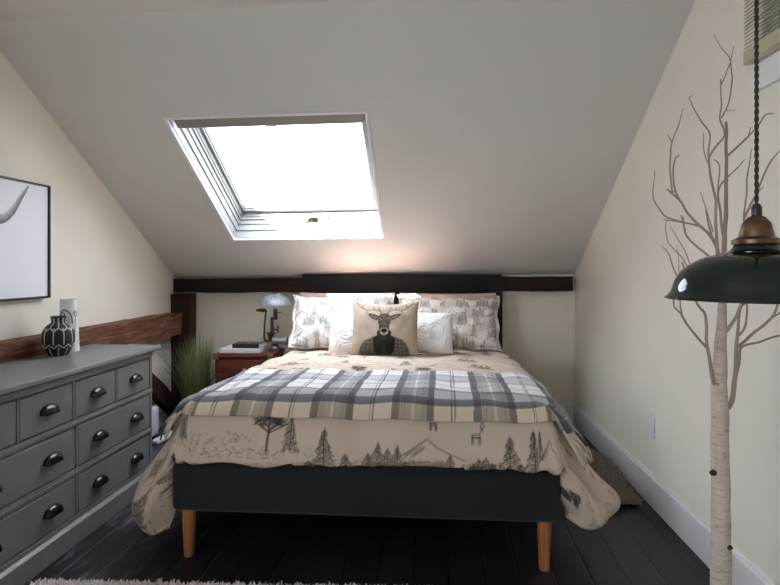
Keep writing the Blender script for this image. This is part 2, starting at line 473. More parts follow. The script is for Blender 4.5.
# ---- unseen window added in the left wall to supply fill light
w3 = empty('added_fill_window', (XL, (FW[0]+FW[1])/2, FW[2])); w3['kind'] = 'structure'
hw = (FW[1]-FW[0])/2; hh = FW[3]-FW[2]
bm = bmesh.new()
for a in ((-hw, -hw+.05, 0, hh), (hw-.05, hw, 0, hh), (-hw+.05, hw-.05, 0, .05), (-hw+.05, hw-.05, hh-.05, hh), (-.02, .02, .05, hh-.05)):
    box(bm, (-.075, a[0], a[2]), (-.025, a[1], a[3]))
obj('window_frame', bm, M['white'], w3, smooth=False)
bm = bmesh.new(); box(bm, (-.053, -hw+.045, .045), (-.047, hw-.045, hh-.045)); obj('window_pane', bm, M['glass'], w3, smooth=False)
bm = bmesh.new(); box(bm, (.0005, -hw-.05, -.035), (.05, hw+.05, -.0005)); obj('window_sill', bm, M['white'], w3, smooth=False)

# ---- high window in the right wall, mostly behind its blind
t = NT('shade_dark_pane'); M['shadepane'] = t.set((.012, .012, .013), .45, 0, .3)  # opaque pane, coloured dark to stand for shade behind the slats
w2 = empty('window_2', rp(1.55, WZ0)); w2['kind'] = 'structure'
def w2obj(name, bm, mat): bm.transform(Matrix.Translation(-Vector(w2.location))); return obj(name, bm, mat, w2, smooth=False)
def rbx(bm, y0, y1, z0, z1, d0, d1):   # box on the right wall, d measured into the room
    hexa(bm, [rp(y0, z0, d1), rp(y0, z0, d0), rp(y1, z0, d0), rp(y1, z0, d1), rp(y0, z1, d1), rp(y0, z1, d0), rp(y1, z1, d0), rp(y1, z1, d1)])
bm = bmesh.new()
rbx(bm, 0.97, 2.058, 1.836, 1.925, .001, .018); rbx(bm, 2.003, 2.058, 1.925, 2.34, .001, .018); rbx(bm, .97, 1.035, 1.925, 2.34, .001, .018)
rbx(bm, .965, 2.058, 1.925, 1.935, .001, .022)
w2obj('window_casing', bm, M['white'])
bm = bmesh.new(); rbx(bm, WY0+.002, WY1-.002, WZ0+.002, WZ1-.002, -.09, -.08); w2obj('window_pane', bm, M['shadepane'])
bm = bmesh.new()
for a in ((WY0+.001, WY0+.05, WZ0+.001, WZ1-.001), (WY1-.05, WY1-.001, WZ0+.001, WZ1-.001), (WY0+.05, WY1-.05, WZ0+.001, WZ0+.05), (WY0+.05, WY1-.05, WZ1-.05, WZ1-.001)):
    rbx(bm, *a, -.078, -.05)
w2obj('window_frame', bm, M['beam_dark'])  # white frame given a dark colour so the slat gaps look shaded
M['slat'] = m_plain('olive_cream_slats', (.50, .46, .31), .45, var=.04)
vb = empty('venetian_blind', rp(1.55, 1.965, .05), (0, 0, 0), 'olive cream slatted blind hanging over the high window in the right wall', 'blind')
def vobj(name, bm, mat, **k): bm.transform(Matrix.Translation(-Vector(vb.location))); return obj(name, bm, mat, vb, **k)
BY0, BY1 = .93, 2.035
bm = bmesh.new()
z = 1.980
while z < 2.315:
    a0, a1 = (.0545, z), (.060, z+.0005)
    hexa(bm, [rp(BY0, a1[1], a1[0]), rp(BY0, a0[1], a0[0]), rp(BY1, a0[1], a0[0]), rp(BY1, a1[1], a1[0]),
              rp(BY0, a1[1]+.0025, a1[0]), rp(BY0, a0[1]+.0025, a0[0]), rp(BY1, a0[1]+.0025, a0[0]), rp(BY1, a1[1]+.0025, a1[0])])
    z += .0128
vobj('slats', bm, M['slat'], smooth=False)
bm = bmesh.new(); rbx(bm, BY0, BY1, 1.925, 1.972, .033, .063); vobj('bottom_rail', bm, M['slat'], bevel=.003)
bm = bmesh.new(); rbx(bm, BY0, BY1, 2.325, 2.362, .020, .066); vobj('head_rail', bm, M['slat'], bevel=.003)
bm = bmesh.new()
for y in (1.5,): tube(bm, [rp(y, 1.972, .0645), rp(y, 2.33, .0645)], .0012, 5)
vobj('ladder_cord', bm, M['paper'])

# ---- skirting
bm = bmesh.new(); rbx(bm, YF+.001, YB-.017, 0.001, .148, .0005, .016); rbx(bm, YF+.001, YB-.017, .148, .160, .0005, .010)
st(obj('baseboard_right', bm, M['white'], smooth=False))
bm = bmesh.new(); box(bm, (XL+.19, YB-.016, .001), (xr(YB)-.0005, YB-.0005, .148)); box(bm, (XL+.19, YB-.010, .148), (xr(YB)-.0005, YB-.0005, .160))
st(obj('baseboard_back', bm, M['white'], smooth=False))

# ---- old timbers
def timber(name, mat, p0, p1, wv, hv, seg=26, jit=.006, seed=1, hv1=None):
    """rough-hewn beam from p0 to p1; wv and hv are its width and height vectors"""
    p0, p1, wv, hv, hv1 = map(Vector, (p0, p1, wv, hv, hv1 or hv)); bm = bmesh.new(); rings = []
    K = 6
    per = [(i/K, 0) for i in range(K)]+[(1, i/K) for i in range(K)]+[(1-i/K, 1) for i in range(K)]+[(0, 1-i/K) for i in range(K)]
    for s in range(seg+1):
        c = p0.lerp(p1, s/seg); ring = []
        for a, b in per:
            q = c+wv*a+hv.lerp(hv1, s/seg)*b
            nz = noise.noise_vector(q*4+Vector((seed, 0, 0)))*jit*1.6+noise.noise_vector(q*17+Vector((0, seed, 0)))*jit*.7
            k = 0 if a == 0 else 1      # the face against the wall stays flat
            ring.append(bm.verts.new(q+nz*k))
        rings.append(ring)
    n = len(per)
    for A, B_ in zip(rings, rings[1:]):
        for k in range(n): bm.faces.new((A[k], A[(k+1) % n], B_[(k+1) % n], B_[k]))
    bm.faces.new(rings[0]); bm.faces.new(rings[-1])
    return st(obj(name, bm, mat, angle=50))
timber('trim_1', M['beam_dark'], (XL+.004, YB-.001, 1.022), (xr(YB)-.03, YB-.001, 1.040), (0, -.078, 0), (0, 0, .112), 60, .005, 3)
timber('trim_2', M['beam_red'], (XL+.001, 1.3, .800), (XL+.001, 4.33, .690), (.112, 0, 0), (0, 0, .07), 60, .009, 9, (0, 0, .178))
timber('trim_3', M['post'], (XL+.001, YB-.012, .002), (XL+.001, YB-.012, 1.016), (0, -.11, 0), (.158, 0, 0), 26, .006, 5)
timber('trim_4', M['post'], (XL+.001, 3.56, .615), (XL+.001, 4.36, .035), (.06, 0, 0), (0, .075, .10), 24, .006, 12)

# ---- switch plate on the right wall
def outlet():
    y, z = 2.983, .41
    o = empty('wall_outlet', rp(y, z), (0, 0, 0), 'white wall outlet plate low on the right wall above the skirting', 'outlet')
    tr = Matrix.Translation(-Vector(o.location))
    bm = bmesh.new(); rbx(bm, y-.036, y+.036, z-.058, z+.058, .0005, .007); bm.transform(tr); obj('cover_plate', bm, M['plastic'], o, bevel=.003)
    for dz in (-.021, .021):
        bm = bmesh.new(); rbx(bm, y-.016, y+.016, z+dz-.014, z+dz+.014, .0072, .0095); bm.transform(tr); s = obj('socket', bm, M['white'], o, bevel=.002)
outlet()

# ============================================================ CAMERA AND LIGHT
cam = bpy.data.objects.new('camera', bpy.data.cameras.new('camera')); C.objects.link(cam)
cam.location = (0, 0, 1.22); cam.rotation_euler = (PI/2, 0, math.radians(3.5))
cam.data.sensor_width = 36; cam.data.lens = 565/780*36; cam.data.shift_x = -11.4/780; cam.data.shift_y = -24.5/780
cam.data.clip_start = .05
sc_ = bpy.context.scene; sc_.camera = cam
SUN_E, SKY_E, EXPO = 52., 7.2, 1.24
SUN_DIR = Vector((-1.40, -2.04, 2.60)).normalized()
w = bpy.data.worlds.new('sky'); sc_.world = w; w.use_nodes = True; wt = w.node_tree
bg = wt.nodes['Background']
# hazy bright sky: pale blue, several times brighter round the sun than opposite it
tc = wt.nodes.new('ShaderNodeTexCoord'); dp = wt.nodes.new('ShaderNodeVectorMath'); dp.operation = 'DOT_PRODUCT'; dp.inputs[1].default_value = SUN_DIR
wt.links.new(tc.outputs['Generated'], dp.inputs[0])
mr = wt.nodes.new('ShaderNodeMapRange'); mr.interpolation_type = 'SMOOTHSTEP'
for k, v in ((1, .15), (2, 1.), (3, SKY_E*.58), (4, SKY_E*1.45)): mr.inputs[k].default_value = v
wt.links.new(dp.outputs['Value'], mr.inputs[0]); wt.links.new(mr.outputs[0], bg.inputs['Strength'])
bg.inputs['Color'].default_value = (.83, .875, 1., 1)
sd = bpy.data.lights.new('sun', 'SUN'); sd.energy = SUN_E; sd.angle = math.radians(.6); sd.color = (1, .955, .90)
so = bpy.data.objects.new('sun', sd); C.objects.link(so); so.location = (-2, 1, 6)
so.rotation_euler = Vector((1.40, 2.04, -2.60)).to_track_quat('-Z', 'Y').to_euler()
def portal(name, loc, rot, sx, sy):
    l = bpy.data.lights.new(name, 'AREA'); l.shape = 'RECTANGLE'; l.size = sx; l.size_y = sy; l.cycles.is_portal = True
    o = bpy.data.objects.new(name, l); C.objects.link(o); o.location = loc; o.rotation_euler = rot
portal('skylight_portal', sp3(-.92, 3.52, .32), (-N).to_track_quat('-Z', 'Y').to_euler(), 1.1, 1.25)
portal('fill_window_portal', (XL-.11, (FW[0]+FW[1])/2, (FW[2]+FW[3])/2), Vector((1, 0, 0)).to_track_quat('-Z', 'Z').to_euler(), 1.4, 1.08)  # sky sampling for the added fill window
vs = sc_.view_settings; vs.view_transform = 'Standard'; vs.look = 'None'; vs.exposure = EXPO; vs.gamma = 1; vs.use_curve_mapping = False
sc_.cycles.max_bounces = 10; sc_.cycles.diffuse_bounces = 6; sc_.cycles.transparent_max_bounces = 12
sc_.cycles.sample_clamp_indirect = 8; sc_.cycles.use_denoising = True

# ============================================================ BED
BED_LOC, BED_ROT = (-.305, 2.28, 0), (0, 0, -.0136)
bed = empty('bed', BED_LOC, BED_ROT, 'double bed frame in charcoal weave with tall plain headboard and tapered beech legs', 'bed')
bm = bmesh.new(); rbox(bm, (-.79, 2.132, .12), (.79, 2.202, 1.172), .016, 4); obj('headboard', bm, M['charcoal'], bed)
bm = bmesh.new(); rbox(bm, (-.80, 0, .203), (.80, .07, .406), .026, 4); obj('footboard', bm, M['charcoal'], bed)
for s in (-1, 1):
    bm = bmesh.new(); x0, x1 = sorted((s*.79, s*.74)); rbox(bm, (x0, .071, .21), (x1, 2.131, .400), .012, 3); obj('side_rail', bm, M['charcoal'], bed)
bm = bmesh.new(); rbox(bm, (-.735, .075, .30), (.735, 2.125, .575), .05, 4); obj('mattress', bm, M['paper'], bed)
bm = bmesh.new()
for k in range(14): box(bm, (-.739, .12+k*.145, .27), (.739, .19+k*.145, .29))
obj('slat_base', bm, M['leg'], bed, smooth=False)
for sx in (-1, 1):
    for y in (.05, 2.07):
        bm = bmesh.new(); lathe(bm, [(.019, 0), (.0205, .004), (.0275, .15), (.028, .2025)], 24)
        obj('leg', bm, M['leg'], bed, loc=(sx*.742, y, 0))

# ---- bedding follows one draped surface
EX, YE, VH = .70, .16, 1.93
VF = VH-YE; LS, LF = .74, .37
side = np.array(spline([(0, .648), (.06, .636), (.115, .60), (.155, .525), (.20, .43), (.255, .335), (.30, .245), (.29, .165), (.235, .112), (.165, .125)], 12))
front = np.array(spline([(0, .648), (.055, .640), (.105, .607), (.140, .553), (.165, .49), (.173, .442), (.171, .417), (.120, .4115)], 12))
def along(c, t):
    k = np.clip(t, 0, 1)*(len(c)-1); i = np.minimum(k.astype(int), len(c)-2); f = (k-i)[..., None]
    return c[i]*(1-f)+c[i+1]*f
def bed_surf(U, V):
    sg = np.sign(U); q = np.clip(np.abs(U)-EX, 0, None)/LS; p = np.clip(V-VF, 0, None)/LF
    x0 = np.clip(U, -EX, EX); y0 = VH-np.clip(V, -.3, VF)
    t = np.maximum(q, p); ph = np.arctan2(p, q+1e-9)/(PI/2)
    w_ = smooth(.34, .66, ph); rs = along(side, t); rf = along(front, t)
    yy = np.clip((y0-YE)/1.6, 0, 1)
    lump = 1+.10*np.sin(y0*7.3+sg*1.1)*np.clip(t*1.6, 0, 1)*(q > 0)
    flare = (1-.50*smooth(.0, .55, yy)*smooth(.25, .7, t))*lump
    rS = rs[..., 0]*flare*(1-.16*smooth(.05, .45, ph))
    zS = rs[..., 1]+.03*np.sin(y0*9+sg)*smooth(.6, 1, t)*smooth(.02, .3, yy)
    zS = zS+np.where(sg > 0, .085, -.030)*smooth(.5, 1, t)
    rS = rS*np.where(sg < 0, 1+.12*smooth(.3, .8, t), .97)
    r = (1-w_)*rS+w_*rf[..., 0]; z = (1-w_)*zS+w_*rf[..., 1]
    cs, sn = np.cos(ph*PI/2), np.sin(ph*PI/2)
    sn = np.where(t > 0, sn, 0); cs = np.where(t > 0, cs, 0)
    X = x0+sg*r*cs*np.where(sg > 0, 1.10, 1.0); Y = y0-r*sn
    Z = z+.012*(1-(x0/EX)**2)*np.clip(1-p*3, 0, 1)
    Z = Z-.022*smooth(.75, .35, V)
    return np.stack([X, Y, Z], -1)
def normals(P):
    du = np.gradient(P, axis=0); dv = np.gradient(P, axis=1)
    n = np.cross(dv, du); return n/(np.linalg.norm(n, axis=-1, keepdims=True)+1e-9)
def wrinkle(U, V):
    puck = np.sin(U*26+.8*np.sin(V*19))*np.sin(V*24+.7*np.sin(U*17))
    big = ripple(U, V, 3, 9, 2, 6)
    tt = np.maximum(np.clip(np.abs(U)-EX, 0, None), np.clip(V-VF, 0, None))
    fine = ripple(U, V, 8, 12, 7, 20)
    # pulled folds on the hanging wings
    wing = np.sin(V*38+3*np.sin(U*6))*smooth(.2, .5, np.abs(U)-EX)
    quilt = smooth(.75, .2, V)
    return .0035*puck*(.5+1.3*quilt)+.007*big+.0055*fine*(1+1.3*smooth(.03, .2, tt))+.008*wing

# printed landscape on the duvet
W0, H0 = 3.1, 2.4
ink = Ink(W0, H0, .003)
ux = lambda xb: xb+W0/2
vy = lambda V: H0-.02-V
fb = vy(VF+.315)          # the level just above the footboard
ink.bigtree(ux(-.385), fb+.085, .17); ink.pine(ux(-.295), fb+.085, .115)
ink.scrub(ux(-.55), fb+.07, .4, 70, .8); ink.scrub(ux(-.6), fb+.12, .3, 40, .7); ink.scrub(ux(-.30), fb+.07, .2, 22)
ink.pine(ux(-.150), fb-.005, .165, .95, .36); ink.pine(ux(-.062), fb-.005, .085, .95, .4); ink.pine(ux(-.215), fb-.01, .05)
for dx, h in ((.03, .09), (.07, .13), (.11, .11), (.15, .12), (.18, .06)): ink.pine(ux(dx), fb-.005, h, .9, .36, .004)
ink.mountain(ux(.27), fb+.06, .30, .075)
for dx in np.arange(.20, .35, .013): ink.pine(ux(dx), fb, .045+rnd.random()*.02, .7, .26, .0035)
ink.pine(ux(.362), fb, .085, .8, .28); ink.stag(ux(.475), fb+.125, .05); ink.stag(ux(.30), fb+.165, .04)
for dx, h in ((.455, .05), (.475, .075), (.505, .08), (.53, .055)): ink.pine(ux(dx), fb-.005, h)
ink.pine(ux(.60), fb-.005, .155, .95, .36); ink.pine(ux(.64), fb-.005, .06); ink.pine(ux(.695), fb-.005, .175, .9, .22); ink.pine(ux(.74), fb+.08, .09)
ink.mountain(ux(.83), fb+.06, .24, .08); ink.scrub(ux(.72), fb+.01, .25, 22)
ink.scrub(ux(.0), fb+.02, 1.4, 80, .5); ink.scrub(ux(.25), fb+.02, .4, 60, .8)
for i in range(16):
    for j in range(12):
        xx = .08+i*.19+(.09 if j % 2 else 0)+rnd.uniform(-.03, .03); yy_ = .02+j*.20+rnd.uniform(-.03, .03)
        Vv = H0-.02-yy_
        if abs(xx-W0/2) < .82 and Vv > VF-.14: continue
        k = rnd.random()
        if k < .30:
            for q in range(3): ink.pine(xx+q*.035, yy_, rnd.uniform(.06, .12), .85)
        elif k < .5: ink.pine(xx, yy_, rnd.uniform(.1, .16))
        elif k < .68: ink.mountain(xx, yy_, .2, .08)
        elif k < .8: ink.bigtree(xx, yy_, .13)
        elif k < .9: ink.stag(xx, yy_, .06)
        ink.scrub(xx, yy_-.01, .2, 26, .8); ink.scrub(xx+.1, yy_+.10, .2, 16, .7)
M['duvet'] = m_attr('printed_cotton', 'col', .9, 700, .12)
BASE_CLOTH, INK_COL = (.535, .44, .352), (.014, .015, .017)
def duvet():
    nu, nv = 760, 590
    U = np.linspace(-(EX+LS), EX+LS, nu)[:, None]*np.ones((1, nv)); V = np.ones((nu, 1))*np.linspace(-.12, VF+LF, nv)[None]
    P = bed_surf(U, V); n = normals(P); P = P+n*wrinkle(U, V)[..., None]
    P[..., 2] = np.maximum(P[..., 2], .06)
    col = lerp3(BASE_CLOTH, INK_COL, np.clip(ink.sample(ux(U), vy(V))*1.15, 0, .96))
    me = grid_mesh('duvet', P, col, flip=True)
    o = link_mesh('duvet', me, M['duvet'], None, True, BED_LOC, BED_ROT)
    s = o.modifiers.new('thickness', 'SOLIDIFY'); s.thickness = .012; s.offset = -1
    return tag(o, 'beige duvet printed with dark pine trees and mountains spread over the bed', 'duvet')
duvet()

# ---- plaid throw
def stripes(d, per):
    """0 white ground .. 1 charcoal, for a repeat of the check"""
    m = np.mod(d, per); out = np.zeros_like(m)
    def band(a, b, k): 
        nonlocal out
        out = np.where((m >= a) & (m < b), np.maximum(out, k), out)
    band(0, .175, .48); band(0, .033, .92); band(.145, .175, .92)
    band(.040, .044, .7); band(.050, .054, .75); band(.125, .129, .75); band(.133, .137, .7)
    out = np.where((m > .083) & (m < .095), .12, out)
    band(.245, .251, .8); band(.259, .265, .8)
    return out
M['throw'] = m_attr('woven_plaid', 'col', .92, 800, .25, .15)
UL, UR, VT0, VT1 = -(EX+.20), EX+.25, 1.20, VF+LF*.335
def throw_point(U, V):
    P = bed_surf(U, V); n = normals(P); 
    return P+n*(.0125+wrinkle(U, V)+.0022*np.sin(U*31+2*np.sin(V*9))*smooth(0, .2, np.abs(U)-.4))[..., None], n
def throw():
    nu, nv = 480, 300
    V = np.ones((nu, 1))*np.linspace(VT0, VT1, nv)[None]; uu = np.linspace(0, 1, nu)[:, None]*np.ones((1, nv))
    # its rear edge lies a little shorter than its front edge
    U = UL+(UR-UL)*uu; U = U*(1-.05*(1-(V-VT0)/(VT1-VT0))*np.abs(U))
    P, n = throw_point(U, V)
    d = VT1-V
    sx_ = stripes(U+.555+.338*4, .338)
    sy = np.zeros_like(d)
    for a, b, k in ((.052, .092, .86), (.092, .185, .5), (.185, .215, .72), (.14, .144, .6), (.17, .174, .6), (.30, .306, .6), (.315, .321, .6),
                    (.40, .575, .32), (.40, .425, .55), (.55, .575, .55), (.44, .444, .6), (.53, .534, .6), (.64, .646, .55), (.655, .661, .55)):
        sy = np.where((d >= a) & (d < b), np.maximum(sy, k), sy)
    beige = d < .052
    white, tan, dark = (.80, .79, .79), (.60, .50, .385), (.04, .042, .05)
    ground = np.where(beige[..., None], np.array(tan), np.array(white))
    k = 1-(1-sx_*np.where(beige, .8, .95))*(1-sy)
    weave = .03*np.sin(U*900)*np.sin(V*900)
    col = ground*(1-np.clip(k+weave, 0, .97))[..., None]+np.array(dark)*np.clip(k+weave, 0, .97)[..., None]
    me = grid_mesh('throw_blanket', P, col, flip=True)
    o = link_mesh('throw_blanket', me, M['throw'], None, True, BED_LOC, BED_ROT)
    s = o.modifiers.new('thickness', 'SOLIDIFY'); s.thickness = .006; s.offset = 1
    tag(o, 'grey and white plaid throw with beige border folded across the foot of the bed', 'throw')
    # knotted fringe at both ends
    for end in (0, 1):
        bm = bmesh.new(); bd = bmesh.new()
        for k in range(1, 58):
            v = VT0+(VT1-VT0)*(k+.5)/59; u_e = UL if end == 0 else UR; u_e = u_e*(1-.05*(1-(v-VT0)/(VT1-VT0))*abs(u_e))
            L = .10*rnd.uniform(.7, 1.1); sgn = -1 if end == 0 else 1; sk = rnd.uniform(-.03, .03)
            us = np.array([[u_e+sgn*L*t for t in (-.06, .2, .45, .7, 1)]]*2); vs_ = np.array([[v+sk*t*t for t in (0, .2, .45, .7, 1)], [v+.01+sk*t*t for t in (0, .2, .45, .7, 1)]])
            p = bed_surf(us, vs_); nn = np.cross(np.gradient(p, axis=1), np.gradient(p, axis=0)); nn /= np.linalg.norm(nn, axis=-1, keepdims=True)+1e-9
            if (nn[0, 0, 2] < 0): nn = -nn
            pts = p[0]+nn[0]*(.021+.012*np.array([0, .4, 1, 1, .5])[:, None]*rnd.uniform(.6, 1.3))
            tube(bd if (rnd.random() < .4 and v < VT1-.08) else bm, pts, [.004, .0068, .005, .0062, .0036], 6)
        obj('fringe', bm, M['fringe'], o, angle=0); obj('fringe', bd, M['fringedark'], o, angle=0)
M['fringe'] = m_plain('fringe_yarn', (.58, .50, .40), .95, var=.2, bscale=90)
M['fringedark'] = m_plain('dark_fringe_yarn', (.10, .10, .11), .95, var=.4, bscale=90)
throw()

# ============================================================ PILLOWS
def pillow_mesh(name, w_, h_, d_, n=70, colf=None, relief=None, seed=1, pinch=.045, flange=0., sag=.0, lean_top=0.):
    u = np.linspace(-1, 1, n); Ug, Vg = np.meshgrid(u, u, indexing='ij')
    px = 1-pinch*(1-Vg**2); pz = 1-pinch*(1-Ug**2)
    X = w_/2*Ug*px; Z = h_/2+h_/2*Vg*pz
    Z = Z-sag*h_*np.clip(Vg, 0, 1)**2*(1-np.abs(Ug)**2.2)
    lim = 1-flange
    a = np.clip(np.abs(Ug)/lim, 0, 1); b = np.clip(np.abs(Vg)/lim, 0, 1)
    T = ((1-a**2.6)*(1-b**2.6))**.48
    lump = 1+.09*ripple(Ug*.8+seed, Vg*.8, seed, 7, 1.5, 4)
    T = d_/2*T*lump
    cr = .004*ripple(Ug+seed, Vg, seed+4, 9, 4, 10)*(1-a**6)*(1-b**6)
    fr_ = -T-cr-.0025; bk = T*.9+.0025
    wav = .010*np.sin(Ug*9+seed)*np.sin(Vg*8)*(flange > 0)
    if flange: Z = Z+.007*np.sin(Ug*11+seed*2)*np.abs(Vg)**3; X = X+.008*np.sin(Vg*7+seed)*np.abs(Ug)**3
    if relief is not None: fr_ = fr_-relief(Ug, Vg)*(1-a**8)*(1-b**8)
    F = np.stack([X, fr_+wav, Z], -1); Bk = np.stack([X, bk+wav, Z], -1)
    V = np.concatenate([F.reshape(-1, 3), Bk.reshape(-1, 3)]); N_ = n*n
    idx = np.arange(N_).reshape(n, n)
    q = np.stack([idx[:-1, :-1], idx[1:, :-1], idx[1:, 1:], idx[:-1, 1:]], -1).reshape(-1, 4)
    qb = (q+N_)[:, ::-1]
    per = np.concatenate([idx[:-1, 0], idx[-1, :-1], idx[::-1, -1][:-1], idx[0, ::-1][:-1]])
    p2 = np.roll(per, -1); rim = np.stack([p2, per, per+N_, p2+N_], -1)
    cols = None
    if colf is not None:
        c = colf(Ug, Vg).reshape(-1, 3); cols = np.concatenate([c, np.ones_like(c)*c[0]])
    return array_mesh(name, V, np.concatenate([q, qb, rim]), cols)
def toile(seed, w_, h_, hmin, hmax, row):
    global rnd
    old = rnd; rnd = random.Random(seed+100); k = Ink(w_, h_, .002); y = .0; j = 0
    while y < h_:
        x = -.05+rnd.uniform(0, .1)
        while x < w_:
            r = rnd.random()
            if r < .55:
                for q in range(rnd.choice((2, 3, 4))): k.pine(x+q*.024, y+rnd.uniform(-.008, .008), rnd.uniform(hmin, hmax), .8, .2, .003)
            elif r < .72: k.mountain(x+.04, y, .13, .04, .7)
            elif r < .82: k.pine(x+.03, y, .09, .85, .26, .003)
            else: k.stag(x+.03, y, .04)
            k.scrub(x+.04, y-.008, .13, 16, .75)
            x += rnd.uniform(.10, .155)
        y += row; j += 1
    rnd = old; return k
M['sham'] = m_attr('printed_sham_cotton', 'col', .9, 700, .12)
def sham_col(k, w_, h_, base, ik):
    return lambda U, V: lerp3(base, ik, np.clip(k.sample((U+1)/2*w_, (V+1)/2*h_), 0, .9))
def place(o, x, y, z, lean, yaw=0, roll=0):
    o.location = (x, y, z); o.rotation_euler = (-math.radians(lean), math.radians(roll), math.radians(yaw)); return o
M['peach'] = m_plain('peach_cotton', (.76, .56, .50), .9, bump=.1, bscale=300, var=.03)
M['whitecotton'] = m_plain('white_cotton', (.82, .80, .78), .9, bump=.1, bscale=300, var=.02)
PG = 'bed pillows'
for x, yaw, lab, sd_ in ((-.685, 1, 'peach pillow behind the left printed sham against the headboard', 2), (.085, -1, 'peach pillow behind the right printed sham against the headboard', 5)):
    o = link_mesh('bed_pillow', pillow_mesh('bed_pillow', .74, .395, .10, 60, seed=sd_), M['peach'])
    place(o, x, 4.265, .645, 13, yaw); tag(o, lab, 'pillow', 'peach pillows against the headboard')
kk = toile(21, .80, .42, .05, .08, .078)
o = link_mesh('pillow_sham', pillow_mesh('pillow_sham', .755, .42, .17, 240, sham_col(kk, .80, .42, (.74, .70, .66), (.07, .07, .085)), seed=3, flange=.06, sag=.03), M['sham'])
place(o, -.685, 4.01, .640, 26.5, 2, 0); tag(o, 'white sham printed with grey pine trees at the lamp side of the bed', 'pillow', 'printed pillow shams')
kk = toile(44, .80, .42, .05, .08, .078)
o = link_mesh('pillow_sham', pillow_mesh('pillow_sham', .755, .42, .17, 240, sham_col(kk, .80, .42, (.72, .67, .62), (.07, .065, .075)), seed=9, flange=.06, sag=.03), M['sham'])
place(o, .083, 4.01, .640, 26.5, -2, 0); tag(o, 'white sham printed with grey pine trees, right of the stag cushion', 'pillow', 'printed pillow shams')
# quilted cushions with raised scrolls
def scroll(sd_):
    def f(U, V):
        A = np.abs(U); r1 = np.hypot(A-1.05, V-.55); r2 = np.hypot(A-1.05, V+.55); r3 = np.hypot(U, np.abs(V)-1.25); r4 = np.hypot(A-.25, V*.8)
        r = np.minimum(np.minimum(r1, r2), np.minimum(r3*.95, r4*1.1))
        return .0055*np.abs(np.sin(r*21))**.6
    return f
for x, yaw, lab in ((-.565, 4, 'white quilted scroll cushion peeking out on the lamp side of the stag cushion'), (-.045, -4, 'white quilted scroll cushion peeking out on the bare wall side of the stag cushion')):
    o = link_mesh('quilted_cushion', pillow_mesh('quilted_cushion', .315, .285, .12, 120, relief=scroll(1), seed=4, pinch=.03), M['whitecotton'])
    place(o, x, 3.77, .650, 22, yaw); tag(o, lab, 'cushion', 'white quilted cushions')

